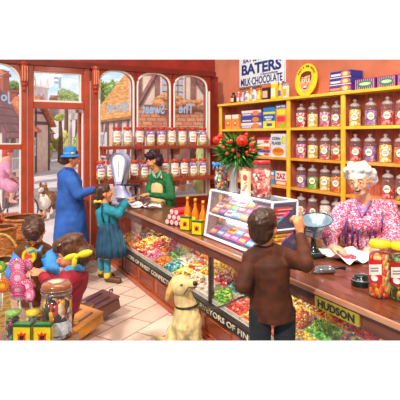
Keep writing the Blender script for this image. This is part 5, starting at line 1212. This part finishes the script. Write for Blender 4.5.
# row down the street
house('half-timbered village house with red roof, nearest down the street', gp(31.5,20), 1.83, 8.5, 2.4, 2.1, 1.2, PL1, rooftile('D86048','E07858','B04A38'), 5, ((.8,1.5,.9,1.6),(3.2,3.9,.9,1.6),(5.8,6.5,.9,1.6)), 4.2)
house('red-roofed village house further down the street, with small dormer windows', gp(45.5,31), 1.83, 11, 2.6, 2.0, 1.5, PL2, rooftile('E05848','E87860','B84A3C'), 5, ((.6,1.2,.9,1.5),(2.2,2.8,.9,1.5)), 3.6)
# church tower
Pc = gp(41,88); ct = thing('church_tower','pale stone church tower with four pinnacles beyond the village roofs','church tower',Pc,.3)
ST = mat('C4AEB4',.85,vary=.12,scale=1.5); cwid = 1.15; hz = (137-87)/F*88+1.8-Pc.z
MB().box(-cwid,cwid,-cwid,cwid,-1,hz).build('tower', ST, ct)
b = MB()
for x in (-1,-.5,0,.5,1):
    for y in (-1,1): b.box(x*cwid-.2,x*cwid+.2,y*cwid-.15,y*cwid+.15,hz,hz+.5); b.box(y*cwid-.15,y*cwid+.15,x*cwid-.2,x*cwid+.2,hz,hz+.5)
b.build('battlements', ST, ct)
for x in (-1,1):
    for y in (-1,1): b = MB(); b.lathe([(.26,0),(.26,hz*.02+1.0),(.30,1.1),(.0,2.3)],8,0,T(x*cwid,y*cwid,hz-.3)); b.build('pinnacle', ST, ct)
b = MB(); b.lathe([(.2,0),(.2,.8),(0,2.6)],8,0,T(0,0,hz)); b.build('pinnacle', ST, ct)
for sx_, in ((-.4,),(.4,)):
    b = MB(); b.prism([(sx_-.22,hz-3.2),(sx_+.22,hz-3.2),(sx_+.22,hz-1.7),(sx_,hz-1.3),(sx_-.22,hz-1.7)],cwid,cwid+.05,0,Matrix.Rotation(math.pi/2,4,'X')); b.build('belfry_window', mat('9A90A8',.7), ct)
house('low grey stone church nave with red roof beside the tower', gp(49,90), .1, 5.5, 4, 3.2, 1.6, ST, rooftile('C87868','D08878','A06050'), 4, (), None, .2, False)
# trees and bushes
def leafy(name, label, cat, P, rx, ry, rz, cols, n=700, leaf=.05, trunk=None, group=None, seed=1, cz=0, stuff=True):
    random.seed(seed); o = thing(name, label, cat, P, 0, group)
    c = Vector((0,0,cz)); b = MB()
    lumps = [(Vector((random.uniform(-.5,.5)*rx,random.uniform(-.5,.5)*ry,random.uniform(-.5,.5)*rz)), random.uniform(.35,.6)) for _ in range(9)]
    for i in range(n):
        lc, s = random.choice(lumps); a = random.uniform(0,6.28); z = random.uniform(-1,1); q = math.sqrt(1-z*z); r = random.uniform(.75,1.0)*s
        p = c+lc+Vector((q*math.cos(a)*rx*r, q*math.sin(a)*ry*r, z*rz*r)); u = Vector((random.uniform(-1,1),random.uniform(-1,1),random.uniform(-1,1))).normalized(); w = u.orthogonal().normalized()
        s_ = leaf*random.uniform(.7,1.4); b.add([p-u*s_, p+w*s_*.6, p+u*s_, p-w*s_*.6],[(0,1,2,3)], random.randrange(len(cols)))
    for lc, s in lumps: b.ico(c+lc,(rx*s*.8,ry*s*.8,rz*s*.8),2,1 % len(cols))
    b.build('foliage', [mat(x,.8,vary=.2,scale=6) for x in cols], o)
    if trunk: t = MB(); t.tube([(0,0,-.3),(.05,0,cz*.5),(0,0,cz)],[trunk,trunk*.8,trunk*.5],8); t.build('trunk', mat('7A5848',.8,vary=.2), o)
    return o
G1 = ['A8C868','7EA848','C8DC90','98B85C']; G2 = ['B8CC80','98B464','D8E0A8']; FLW = ['A8C05C','E8D860','F0B0B8','88A848','F4F0D0']
def tree(label, px, Y, ytop, rpx, cols=G1, **k):
    P = gp(px, Y); r = rpx*Y/F; top = H-(ytop-HY)/F*Y; cz = top-P.z-r*.85; return leafy('tree', label, 'tree', P, r, r*.9, r*.85, cols, trunk=.05*Y/10+.03, cz=cz, leaf=r*.10, **k)
tree('light green tree between the orange roof and the sky, left window', 14, 24, 78, 11, seed=2)
tree('pale green tree above the transom, right of the church tower', 66, 46, 88, 11, G2, seed=3)
tree('round green tree above the far end of the street', 77, 40, 92, 9, G2, seed=4)
tree('young green tree before the red-roofed houses in the street', 46.5, 29, 121, 7, G1, seed=5)
tree('rounded tree left of the orange-roofed house, first arched window', 106, 26, 76, 19, G1, seed=6)
tree('light tree high beside the orange roof, first arched window', 134, 24, 71, 8, G2, seed=16)
tree('pale tree at the bend of the street', 60, 30, 112, 6, ['D8E070','B8CC60','E8E090'], seed=7)
def bush(label, px, Y, ytop, rpx, cols=FLW, seed=9, rzf=.7):
    P = gp(px, Y); r = rpx*Y/F; hgt = H-(ytop-HY)/F*Y-P.z; return leafy('bush', label, 'bush', P, r, r*.7, hgt*.5, cols, 600, r*.10, None, 'flowering bushes along the street', seed, hgt*.45)
bush('yellow and green bush at cottage wall in the left window', 5, 12, 129, 9, ['A8C050','D0DC70','88A848'], 8)
bush('flowering bush at the foot of the young street tree', 48, 33, 138, 9, FLW, 9)
bush('low bush of pink and yellow flowers on the left street verge', 57, 38, 135, 8, FLW, 10)
bush('round yellow-green bush behind the open door leaf', 65, 37, 126, 8, ['D8DC80','ECE490','B8C870'], 11)
bush('dense green shrub on the right side of the street', 80, 30, 124, 9, ['88B050','A8C868','D8C8D0'], 12)
bush('flowering shrub at the right edge of third arched window', 204, 9.5, 103, 12, ['88B050','C8DC90','F0B0B8','E87868'], 13)
# bare branch over the left window
# houses close behind the arched windows
THA = cells(['E0A050','D08840','ECB468','C87838','E8A858'], 5, .9, 1, .3, 0, (1,6,1))
p0 = gp(93,16.5); p1 = Vector((-1.65,12.3,0)); rz_ = math.atan2(p1.y-p0.y, p1.x-p0.x)
house('long cottage with golden orange roof behind the first arched window', p0, rz_, (p1-p0).length, 3.2, 2.3, 2.1, PL2, THA, 7, ((1.3,1.8,1.1,1.8),(3.3,3.8,1.1,1.8)), None, .15)
bg_ = thing('timbered_house','pink plaster timbered house with lattice windows behind the second and third arches','house',Vector((-1.38,10.7,.03)),TH_W*.5)
PW = mat('FADCD0',.8,vary=.12,scale=3); DT = mat('905A58',.8,vary=.25,scale=8)
b = MB(); b.box(0,3.6,0,2.5,-.3,4.3); b.build('walls', PW, bg_)
b = MB()
for x in (.0,.42,1.25,1.75,2.1,2.9,3.5): b.box(x-.06,x+.06,-.04,0,0,4.3)
for z in (.1,1.15,2.05,2.45,3.25): b.box(0,3.6,-.045,0,z-.05,z+.05)
for x,z,x2,z2 in ((0,2.5,.42,3.25),(1.25,3.2,1.75,2.5),(1.75,2.5,2.1,3.2),(2.1,3.3,1.75,3.9),(0,.1,.42,1.1)): b.tube([(x,-.02,z),(x2,-.02,z2)],.06,4)
b.build('timber_frame', DT, bg_)
for x0,x1,z0,z1 in ((.52,1.0,2.5,3.25),(2.2,2.6,2.45,3.2),(2.2,2.8,.45,1.05),(.55,1.1,.4,1.05)):
    wf = MB().box(x0-.04,x1+.04,-.07,0,z0-.04,z1+.04).build('window', mat('E8D8DC',.6), bg_)
    pb = MB().box(x0,x1,-.075,-.07,z0,z1).build('pane', mat('C8C8DC',.2,vary=.15), wf)
    lt = MB()
    for k in range(1,4): lt.box(x0+(x1-x0)*k/4-.008,x0+(x1-x0)*k/4+.008,-.085,-.075,z0,z1)
    for k in range(1,5): lt.box(x0,x1,-.085,-.075,z0+(z1-z0)*k/5-.008,z0+(z1-z0)*k/5+.008)
    lt.build('lattice', DT, wf)
RT = rooftile('B86848','D08C60','8A4A40')
b = MB(); q = T(1.7,-.02,2.40) @ Matrix.Rotation(math.radians(32),4,'X'); b.box(-1.8,1.9,-.85,0,-.04,.04,0,q); b.build('porch_roof', RT, bg_)
b = MB(); q = T(1.7,-.3,4.0) @ Matrix.Rotation(math.radians(45),4,'X'); b.box(-1.9,1.9,-.5,1.0,-.05,.05,0,q); b.build('roof', RT, bg_)
b = MB()
for x in (-.0,.9,1.8,2.7,3.4): b.box(x-.05,x+.05,-.72,-.62,0,1.95)
b.box(-.05,3.5,-.73,-.61,1.86,1.98); b.build('porch_posts', DT, bg_)
for i, (px, yy, s) in enumerate(((161,101,.17),(182,102,.17),(196,104,.13))):
    Yq = 10.35+.2*i; leafy('flower_box','window box of red and yellow flowers, %s behind the arched windows' % ('leftmost','middle','rightmost')[i],'flowers',at(px,yy,Yq),s*1.5,s*.8,s,['E87848','E8A060','78A048','E85858','98B858','D86070'],350,.02,None,'window boxes on the pink timbered house',30+i)
# stalls and pale low wall seen under the shelves
b = MB(); b.box(0,3.4,0,.25,-.1,.75); o = b.build('garden_wall', mat('E8C8C0',.8,vary=.1,scale=5)); o.location = (-1.9,9.75,0); o.rotation_euler = (0,0,TH_W); tag(o,'low pale pink garden wall behind the arched shop windows','wall')
# ---- people and animals in the street
def outsider(label, hc, h, yaw, hipc, shw, top, hair, skirtm, foot, extra=None, vox=.02):
    base = Vector((hipc.x,hipc.y,foot)); p = person(label, base); M = headframe(hc, yaw)
    f = M.to_3x3() @ Vector((0,1,0)); r = M.to_3x3() @ Vector((1,0,0)); sc_ = h/.23
    nk = hc+Vector((0,0,-.13*sc_)); sh = nk+Vector((0,0,-.08*sc_)); s1 = sh-r*shw; s2 = sh+r*shw
    L = head_prims(M,h)+[cap(hc,nk,.05*sc_),cap(nk,hipc,.09*sc_,.10*sc_)]
    for s, S_ in ((-1,s1),(1,s2)):
        el_ = S_+r*s*.05*sc_+Vector((0,0,-.24*sc_)); wr = el_+f*.12*sc_+Vector((0,0,-.18*sc_))
        L += [cap(S_,el_,.04*sc_,.035*sc_),cap(el_,wr,.033*sc_,.025*sc_)]+hand_prims(wr, wr-el_, f, .15*sc_, 0, .4, s)
        q = hipc+r*s*.07*sc_; L += [cap(q, Vector((q.x,q.y,foot+.06)),.07*sc_,.04*sc_), cap(Vector((q.x,q.y,foot+.04)), Vector((q.x,q.y,foot+.03))+f*.12*sc_,.04*sc_)]
    body = blob('body', L, [mat('F0B898',.5),LIP], p, vox, 1); face_bits(body, M, h)
    blob('hair', hcap(M,h), hair, p, vox, 1)
    blob('shirt', [torso(s1,s2,hipc,.11*sc_), cap(s1,s1-r*.05*sc_+Vector((0,0,-.2*sc_)),.055*sc_), cap(s2,s2+r*.05*sc_+Vector((0,0,-.2*sc_)),.055*sc_)], top, p, vox, 1)
    skirt('skirt', skirtm, p, [(Vector((hipc.x,hipc.y,foot+.40*sc_)),.22*sc_,.2*sc_),(Vector((hipc.x,hipc.y,hipc.z-.1)),.17*sc_,.15*sc_),(Vector((hipc.x,hipc.y,hipc.z+.05)),.13*sc_,.12*sc_)])
    return p
Y = 30; zz = gz(Y)
outsider('small figure in a lilac dress walking a dog up the street', at(41,149,Y), .22, .3, at(41,156,Y), .15, mat('E0C0E0',.8), mat('C8905C',.6), mat('D8C8F0',.8), at(41,165,Y).z, vox=.03)
Y = 9.3
outsider('person in pale blue shirt seen from behind outside the third arched window', at(182,180,Y), .24, .1, at(181.5,204,Y), .2, mat('C8DCF4',.8,vary=.08), mat('C08868',.6), mat('9898B8',.8), .02)
def quad(label, name, P0, P1, zh, s, m1, m2, head, muz, cat='dog'):
    """standing dog: chest at P0, rump at P1"""
    o = thing(name, label, cat, Vector((P0.x,P0.y,0)))
    up = Vector((0,0,1)); d = (P1-P0).normalized(); r = d.cross(up).normalized()
    L = [cap(P0,P1,.17*s,.14*s), ell(P0+Vector((0,0,-.04*s))-d*.04*s,(.17*s,.17*s,.19*s),1), cap(P0+Vector((0,0,.05*s)),head,.12*s,.09*s), ell(head,(.09*s,.09*s,.085*s)), cap(head,muz,.055*s,.03*s,1)]
    g0 = zh
    for k,(Q_,ln) in enumerate(((P0,0),(P1,1))):
        for q in (-1,1):
            a = Q_+r*q*.09*s+Vector((0,0,-.08*s)); f = Vector((a.x,a.y,g0+.03)); kn = a.lerp(f,.5)+d*(.05*s if ln else -.01)
            hk = a.lerp(f,.68)+d*(.09*s if ln else 0)
            L += [cap(a,kn,.075*s,.045*s,0),cap(kn,hk,.042*s,.03*s,1),cap(hk,f,.03*s,.028*s,1),cap(f,f-d*.05*s,.033*s,.026*s,1)]
    L += [cap(P1+Vector((0,0,.02)),P1+d*.16*s+Vector((0,0,-.12*s)),.05*s,.06*s),cap(P1+d*.16*s+Vector((0,0,-.12*s)),P1+d*.2*s+Vector((0,0,-.34*s)),.06*s,.03*s,1)]
    body = blob('body', L, [m1,m2], o, .014*max(1,s), 1, .012*s, 14)
    hr_ = (muz-head).normalized().cross(up).normalized()
    for q in (-1,1): b = MB(); b.lathe([(.035*s,0),(.028*s,.04*s),(0,.09*s)],8,0,T(head+hr_*q*.055*s+Vector((0,0,.055*s)))); b.build('ear', m1, o, True, True)
    b = MB(); b.ico(muz,.022*s,2); b.build('nose', mat('2A2020',.4), o, True, True)
    return o
CO1 = mat('A87850',.85,vary=.4,scale=9,bump=.6); CO2 = mat('F4ECE0',.85,vary=.1,scale=12,bump=.5)
g_ = fl(45,218,0); Yc = 10.2; quad('brown and white long-haired collie standing on the path outside the doorway','collie_dog', at(45,199,Yc), at(56,197.5,Yc+.35), gz(Yc), 1.0, CO1, CO2, at(43.2,188.5,Yc-.06), at(39.5,191,Yc-.26))
quad('tiny dark dog walking beside the lilac figure up the street','small_dog', at(46.5,159.5,29.6), at(48.2,159.5,30), at(46,165,29.8).z, .9, mat('5A4048',.8), mat('8A6A68',.8), at(46,157.5,29.4), at(45.6,158,29.2))
# cyclist with bicycle
Y = 9.4; g0 = gz(Y)
bk = thing('bicycle','old upright bicycle with dark frame and red basket outside the left window','bicycle',Vector((at(6,0,Y).x,Y,g0)))
BK = mat('4A4048',.5,vary=.1); zr = .31; xr = at(-14,0,Y).x; xf = at(23,0,Y+.35).x; yr, yf = Y-.12, Y+.35
A = Vector((xr,yr,g0+zr)); B = Vector((xf,yf,g0+zr)); dd = (B-A).normalized()
for c in (A,B):
    b = MB(); b.tube([c+dd*zr*math.cos(k*math.pi/16)+Vector((0,0,zr*math.sin(k*math.pi/16))) for k in range(32)],.016,6,closed=True); w_ = b.build('wheel', BK, bk, True, True)
    b = MB()
    for k in range(12): b.tube([c, c+dd*zr*math.cos(k*math.pi/6)+Vector((0,0,zr*math.sin(k*math.pi/6)))],.003,4)
    b.build('spokes', mat('B8B0B8',.4), w_, False, True)
mid = A.lerp(B,.45)+Vector((0,0,-.02)); seat = A.lerp(B,.30)+Vector((0,0,.50)); hb = A.lerp(B,.86)+Vector((0,0,.55))
b = MB(); 
for p_,q_ in ((A,mid),(A,seat),(mid,seat),(mid,hb+Vector((0,0,-.12))),(B,hb)): b.tube([p_,q_],.018,6)
b.build('frame', BK, bk, False, True); b = MB(); b.ico(seat+Vector((0,0,.03)),(.12,.08,.035),2); b.build('saddle', mat('5A3828',.6), bk, True, True)
nn = dd.cross(Vector((0,0,1))); b = MB(); b.tube([hb-dd*.1-nn*.22,hb+nn*-.1,hb+nn*.1,hb-dd*.1+nn*.22],.012,6); b.build('handlebar', mat('A0A0A8',.3,metal=.6), bk, True, True)
b = MB(); b.box(-.15,.15,-.11,.11,-.1,.1,0,T(hb+dd*.02+Vector((0,0,.02))),.02); b.build('basket', mat('D8483C',.7,vary=.25), bk, False, True)
base = Vector((at(6,0,Y).x,Y,g0)); p = person('cyclist in a pink dress and red headscarf riding past the left window', base)
hc = at(8.5,153,Y); h = .23; M = headframe(hc, -1.1, -.1); nk = at(7,160,Y); s1 = at(3,164,Y+.1); s2 = at(8,164.5,Y-.12); hip = at(1,182,Y)
hl_, hrr = hb+nn*.18, hb-nn*.18
L = head_prims(M,h)+[cap(hc,nk,.05),cap(nk,hip,.10,.12),cap(s1,at(9,172,Y+.15),.04,.034),cap(at(9,172,Y+.15),hb-nn*-.2,.034,.022),cap(s2,at(10,173,Y-.15),.04,.034),cap(at(10,173,Y-.15),hb+nn*.2,.034,.022)]
k1 = at(14,188,Y-.1); f1 = at(10.5,201,Y-.1); k2 = at(11,184,Y+.12); f2 = at(6,196,Y+.12)
L += [cap(hip,k1,.085,.055),cap(k1,f1,.052,.034),cap(f1,f1+Vector((.12,0,-.02)),.036,.028),cap(hip,k2,.085,.055),cap(k2,f2,.052,.034),cap(f2,f2+Vector((.12,0,-.02)),.036,.028)]+hand_prims(hb+nn*.19,dd,(0,0,-1),.14,0,.8,1)+hand_prims(hb-nn*.19,dd,(0,0,-1),.14,0,.8,-1)
PKD = mat('E898C0',.8,vary=.15,scale=9)
body = blob('body', L, [mat('F0A890',.5),LIP], p, .014, 1); face_bits(body, M, h); blob('headscarf', hcap(M,h), mat('D8403C',.7,vary=.15), p, .014, 1)
blob('dress', [torso(s1,s2,hip,.13), cap(s1,at(8,170,Y+.14),.06), cap(s2,at(9,171,Y-.15),.06), cap(hip,hip.lerp(k1,.9),.13,.11), cap(hip,hip.lerp(k2,.9),.13,.10), ell(hip,(.17,.16,.15))]+yoke(s1,s2,nk,.06), PKD, p, .014, 2, .01, 9)
# ================================================================ foreground: baskets, satchels and the sweet table
def wicker(c1, c2): return brick(c1, c2, '4A2814', .045, .016, .004, rough=.7, bump=.6)
WK = mat('B87038',.7,vary=.45,scale=60,bump=.8,stretch=(.35,.35,1.6)); WKD = mat('6A3A1C',.7,vary=.45,scale=60,bump=.8,stretch=(.35,.35,1.6))
def basket(label, P, rx, ry, h, mats, handles=True, hoop=False, rz=0):
    o = thing('wicker_basket', label, 'basket', P, rz)
    b = MB(); n = 48; L_ = 18
    for (k0, inset, mi) in ((0,0,0),(1,.014,1)):
        rings = []
        for i in range(L_+1):
            t = i/L_; s = .80+.20*t+.02*math.sin(t*math.pi); wv = .004*(1 if i % 2 else -1)
            rings.append(((0,0,h*t+(.012 if k0 else 0)), (rx-inset)*s+wv, (ry-inset)*s+wv))
        b.loft(rings, n, 24, .008, mi, None, False)
    b.add([((rx*.78)*math.cos(2*math.pi*k/n),(ry*.78)*math.sin(2*math.pi*k/n),.012) for k in range(n)],[list(range(n))],1)
    b.build('woven_body', mats, o, True)
    b = MB()
    for q in (0,1): b.tube([((rx+.004)*math.cos(k*math.pi/24),(ry+.004)*math.sin(k*math.pi/24),h+.006*math.sin(k*1.5+q*math.pi)+.004) for k in range(48)],.012,6,closed=True)
    b.build('braided_rim', mats[0], o, True)
    if handles:
        for s in (0, math.pi):
            b = MB(); b.tube([(rx*math.cos(s)+(.01)*math.cos(s),-.06+.12*k/10,h+.075*math.sin(math.pi*k/10)) for k in range(11)],.009,6); b.build('handle', mats[0], o, True)
    if hoop: b = MB(); b.tube([(rx*math.cos(math.pi*k/16),0,h+.24*math.sin(math.pi*k/16)) for k in range(17)],.013,6); b.build('handle', mats[0], o, True)
    return o
# wooden crate the big basket stands on
q = at(24,218,5.1); st = thing('wooden_stool','low wooden stool under the large wicker basket','stool',Vector((q.x,q.y,0)),.2)
MB().box(-.2,.2,-.17,.17,.37,.40,0,None,.005).build('seat', wood('7A4A2A','9A6038',4), st)
for x in (-.16,.16):
    for y in (-.13,.13): MB().box(x-.02,x+.02,y-.02,y+.02,0,.37).build('leg', wood('7A4A2A','9A6038',4), st)
basket('large round wicker basket with two loop handles inside the left window', Vector((q.x,q.y,.40)), .205, .19, q.z-.40, [WK,WKD], rz=.3)
q = at(1,228,4.6); basket('dark square-rimmed wicker basket at left photo edge behind the bowed boy', Vector((q.x,q.y,0)), .14,.13, q.z, [WK,WKD], False)
q = at(-2,262,4.1); basket('straw shopping basket with arched handle at the left photo edge', Vector((q.x,q.y,.0)), .17,.14,q.z,[mat('D8A458',.7,vary=.4,scale=50,bump=.8,stretch=(.35,.35,1.6)),WKD],False,True,rz=.5)
# satchels
def satchel(label, P, rz, w, d, t, col, dark, tilt, stack=''):
    o = thing('school_satchel', label, 'satchel', P, rz)
    Mx = Matrix.Rotation(tilt,4,'X'); m = mat(col,.3,vary=.25,scale=9,coat=.5); mdk = mat(dark,.35,vary=.2,scale=14,coat=.3)
    MB().box(-w/2,w/2,-d/2,d/2,0,t,0,Mx,.018).build('bag_body', m, o)
    MB().box(-w/2-.006,w/2+.006,-d/2+.02,d/2+.01,t-.004,t+.012,0,Mx,.008).build('flap', m, o)
    for x in (-w*.25,w*.25):
        s_ = MB().box(x-.015,x+.015,-d/2-.006,d*.35,t+.011,t+.017,0,Mx,.002).build('strap', mdk, o)
        MB().box(x-.02,x+.02,-d*.26,-d*.14,t+.016,t+.022,0,Mx,.003).build('buckle', mat('D8B860',.25,metal=.8), s_)
    MB().box(-w*.16,w*.16,-d*.44,-d*.12,t+.010,t+.02,0,Mx,.006).build('pocket', m, o)
    b = MB(); b.tube([Mx @ Vector((-.07,d/2,t*.6)),Mx @ Vector((-.08,d/2+.05,t)),Mx @ Vector((-.05,d/2+.06,t+.01)),Mx @ Vector((-.02,d/2+.03,t)),Mx @ Vector((-.02,d/2,t*.6))],.008,6); b.build('carry_handle', mdk, o, True)
P = fl(97,319,0); P.z = .055; satchel('dark brown leather school satchel lying flat on the tiles beside the tan one', P+Vector((0,.0,0)), -.8, .30,.38,.12,'6A3A30','3A1C18',.22)
P = fl(79,334,0); P.z = .05; satchel('orange tan leather satchel leaning in front of the dark brown one', P+Vector((0,.0,.0)), -.65, .32,.34,.10,'D88A28','8A4A14',.25)
# table with the sweets at the front
tb = thing('sweet_table','wooden table under the foreground jars and boxes','table',(-.86,2.45,0))
MB().box(-.42,.185,-.30,.20,.68,.710,0,None,.004).build('table_top', wood('7A4A30','9A6440',4), tb)
for x in (-.38,.15):
    for y in (-.27,.17): MB().box(x-.025,x+.025,y-.025,y+.025,.0,.68).build('leg', wood('7A4A30','9A6440',4), tb)
def on(px, Y, z=.712): return Vector(((px-200)/F*Y, Y, z))
P = on(56.5,2.60); o = thing('sweet_jar','big glass jar with wired amber lid holding black, red and yellow sweets on the table','jar',P,.1)
r = .083; 
MB().lathe([(r*.9,0),(r,.012),(r*1.0,.20),(r*.93,.235),(r*.80,.25)],36,cap=False).build('glass_body', glass('FFF6EC',.08,.03), o, True)
b = MB(); b.lathe([(0,.004),(r*.9,.006),(r*.95,.02),(r*.95,.09)],30,0,cap=False); b.lathe([(r*.95,.09),(r*.95,.19),(r*.8,.215),(0,.22)],30,1,cap=False)
b.build('sweets',[cells(['2A6AB8','E8E8F8','D82030','F8F4F0','7AB8E8'],46,.2),cells(['1A1418','F8D020','E02020','1A1418','F08020','2A1C20','F8F0E0'],50,.15,bump=.7,coat=.8,stretch=(1,1,.6))],o,True)
b = MB(); b.lathe([(r*.84,.248),(r*.95,.255),(r*.97,.28),(r*.86,.292),(r*.55,.298),(0,.298)],36,cap=False); b.build('lid', mat('A85A30',.2,vary=.2,coat=.8), o, True)
b = MB(); b.lathe([(0,.2985),(r*.52,.2985),(r*.55,.3005),(0,.3015)],30,cap=False); b.build('lid_disc', mat('F0DCC0',.4,vary=.2,scale=50), o, True)
for z in (.243,.262): b = MB(); b.tube([(r*.98*math.cos(k*math.pi/18),r*.98*math.sin(k*math.pi/18),z) for k in range(36)],.003,6,closed=True); b.build('wire', mat('B0A090',.25,metal=.8), o, True)
b = MB(); vs = []
for i in range(11): a = -.8+1.6*i/10+.2; vs += [((r+.002)*math.sin(a),-(r+.002)*math.cos(a),.03),((r+.002)*math.sin(a),-(r+.002)*math.cos(a),.10)]
b.add(vs,[(2*i,2*i+2,2*i+3,2*i+1) for i in range(10)]); b.build('label', mat('E8ECF8',.4,vary=.25,scale=40), o)
ybox(on(21.5,2.45), -.05, 'yellow box with green edges on the front table, the left one', .88); ybox(on(42,2.45), -.02, 'yellow box with green edges on the front table, the right one', .88)
def smalljar(P, label, cols, lidc, r=.04, h=.125, sc=30):
    o = thing('sweet_jar', label, 'jar', P, 0)
    MB().lathe([(r*.9,0),(r,.008),(r,h*.8),(r*.82,h*.9),(r*.8,h*.95)],24,cap=False).build('glass_body', glass('FFFFFF',.08,.04), o, True)
    b = MB(); random.seed(int(P.x*1000)); 
    for i in range(70): a = random.uniform(0,6.28); q = math.sqrt(random.random())*r*.76; b.ico((q*math.cos(a),q*math.sin(a),.012+random.random()*h*.70), .0115, 1, i % len(cols))
    b.build('sweets',[mat(c,.2,coat=.7) for c in cols],o,True)
    if lidc: MB().lathe([(0,h*.93),(r*.9,h*.93),(r*.92,h*.95),(r*.92,h*1.06),(0,h*1.09)],24,cap=False).build('lid', mat(lidc,.35,coat=.3), o, True)
smalljar(on(13,2.58), 'small glass jar of dark and green sweets with green lid on the front table', ['2A1A20','48A838','8A2848','C83050','1A1418'],'88B858',.044,.135)
smalljar(on(33.5,2.57), 'small open glass jar of bright round sweets between the lollipops and big jar', ['F8D020','28A090','E83040','F8F0E8','3A9AD0','F08030','E85A9A'],'F0C828',.042,.14)
b = MB(); random.seed(8)
for i in range(70): b.ico((-1.02+random.uniform(-.07,.06),2.38+random.uniform(-.05,.04),.725+random.uniform(0,.035)),(.014,.010,.008),1,i % 3,None,Matrix.Rotation(random.uniform(0,3),3,'Z'))
tag(b.build('pink_sweets',[mat('F088B8',.3),mat('F8B8D4',.3),mat('E0609C',.3)]),'loose pink sweets scattered at the left end of the front table','sweets',None,'stuff')
# lollipops
def lolly(px, py, rp, Y, c1, c2, label, tilt=(0,0), stick=.16, group='pink swirl lollipops', sd=(0,0,-1)):
    P = at(px,py,Y); r = rp*Y/F; o = thing('lollipop', label, 'lollipop', P, 0, group)
    Mx = Matrix.Rotation(tilt[0],4,'X') @ Matrix.Rotation(tilt[1],4,'Z') @ Matrix.Rotation(math.pi/2,4,'X')
    MB().lathe([(0,-.007),(r*.8,-.007),(r,-.003),(r,.003),(r*.8,.007),(0,.007)],32,0,Mx,cap=False).build('candy_disc', mat(c2,.2,coat=.7,vary=.08), o, True)
    b = MB()
    for k in range(18):
        a = k*2*math.pi/18; b.add([(r*.42*math.cos(a-.02),r*.42*math.sin(a-.02),.0085),(r*.9*math.cos(a+.06),r*.9*math.sin(a+.06),.0085),(r*.9*math.cos(a+.26),r*.9*math.sin(a+.26),.0085),(r*.42*math.cos(a+.18),r*.42*math.sin(a+.18),.0085)],[(0,1,2,3)],0,Mx)
    b.tube([Mx @ Vector((r*.97*math.cos(k*math.pi/14),r*.97*math.sin(k*math.pi/14),.0)) for k in range(28)],.006,6,closed=True)
    b.build('pink_swirl', mat(c1,.2,coat=.7), o, True)
    b = MB(); s_ = Vector(sd).normalized(); b.tube([s_*r*.9, s_*(r*.9+stick)],.0035,6); b.build('stick', mat('F8F0E8',.5), o, True)
LP = [(17.5,266,7.6,2.95,'top left of the bunch',(.1,.1)),(27.5,264.5,6,2.98,'behind the topmost, before the boy hands',(.2,-.4)),(17.5,277.5,8,2.85,'second down at the left of the bunch',(.1,.1)),(26.5,286.5,6.6,2.82,'dark-rimmed in the middle right',(-.2,.5)),(17.5,289,7.2,2.74,'lower left of the bunch',(.5,.2)),(29.5,295.5,6.2,2.74,'lowest right of the bunch',(-.2,-.4)),(18,297,6.5,2.68,'lowest left, tilted flat above the jars',(.9,.1))]
for i, (x, y, r_, Y_, lb, tl) in enumerate(LP): lolly(x, y, r_, Y_, ('E83890','D83080')[i % 2], 'F8D0E0', 'round pink and white swirl lollipop, %s' % lb, tl, .10, sd=(.15,.1,-1))
lolly(2.5,285.5,6.5,2.7,'E84818','F8C020','orange and yellow round lollipop at the left photo edge',(0,.2),.12,'orange lollipops at the left edge')
lolly(0.5,267,5,2.8,'28A058','F8E030','green and yellow round lollipop above the orange one',(0,.2),.2,'orange lollipops at the left edge')
# ================================================================ only what the photograph's frame can show is kept:
# the set is cut open along two planes (the front of the floor and the head of the walls)
bpy.context.view_layer.update()
def cut(o, co, no):
    if o.type != 'MESH' or not o.data.vertices: return
    mw = o.matrix_world; co = Vector(co); no = Vector(no)
    n = len(o.data.vertices); P = np.empty(n*3, np.float32); o.data.vertices.foreach_get('co', P); P = P.reshape(n,3)
    A = np.array(mw); Wp = P @ A[:3,:3].T + A[:3,3]; d = (Wp-np.array(co)) @ np.array(no)
    if d.max() <= 1e-5: return
    if d.min() >= -1e-5:
        kill.append(o); return
    if o.data.users > 1: o.data = o.data.copy()
    inv = mw.inverted(); lc = inv @ co; ln = (mw.to_3x3().transposed() @ no).normalized()
    b = bmesh.new(); b.from_mesh(o.data)
    r = bmesh.ops.bisect_plane(b, geom=b.verts[:]+b.edges[:]+b.faces[:], plane_co=lc, plane_no=ln, clear_outer=True)
    ed = [e for e in r['geom_cut'] if isinstance(e, bmesh.types.BMEdge)]
    if 'glass' not in o.name and len(ed) > 2:
        try: bmesh.ops.holes_fill(b, edges=ed, sides=0)
        except Exception: pass
    b.to_mesh(o.data); b.free()
kill = []
for o in list(C.objects):
    if o.type == 'MESH': cut(o, (0,0,H), (0, -.4287, -1))
for o in list(C.objects):
    if o.type == 'MESH' and o not in kill: cut(o, (0,0,H), (0, -.1632, 1))
for o in kill:
    if o.name in C.objects and not o.children: bpy.data.objects.remove(o)
for o in list(C.objects):
    if o.type == 'EMPTY' and not o.children: bpy.data.objects.remove(o)
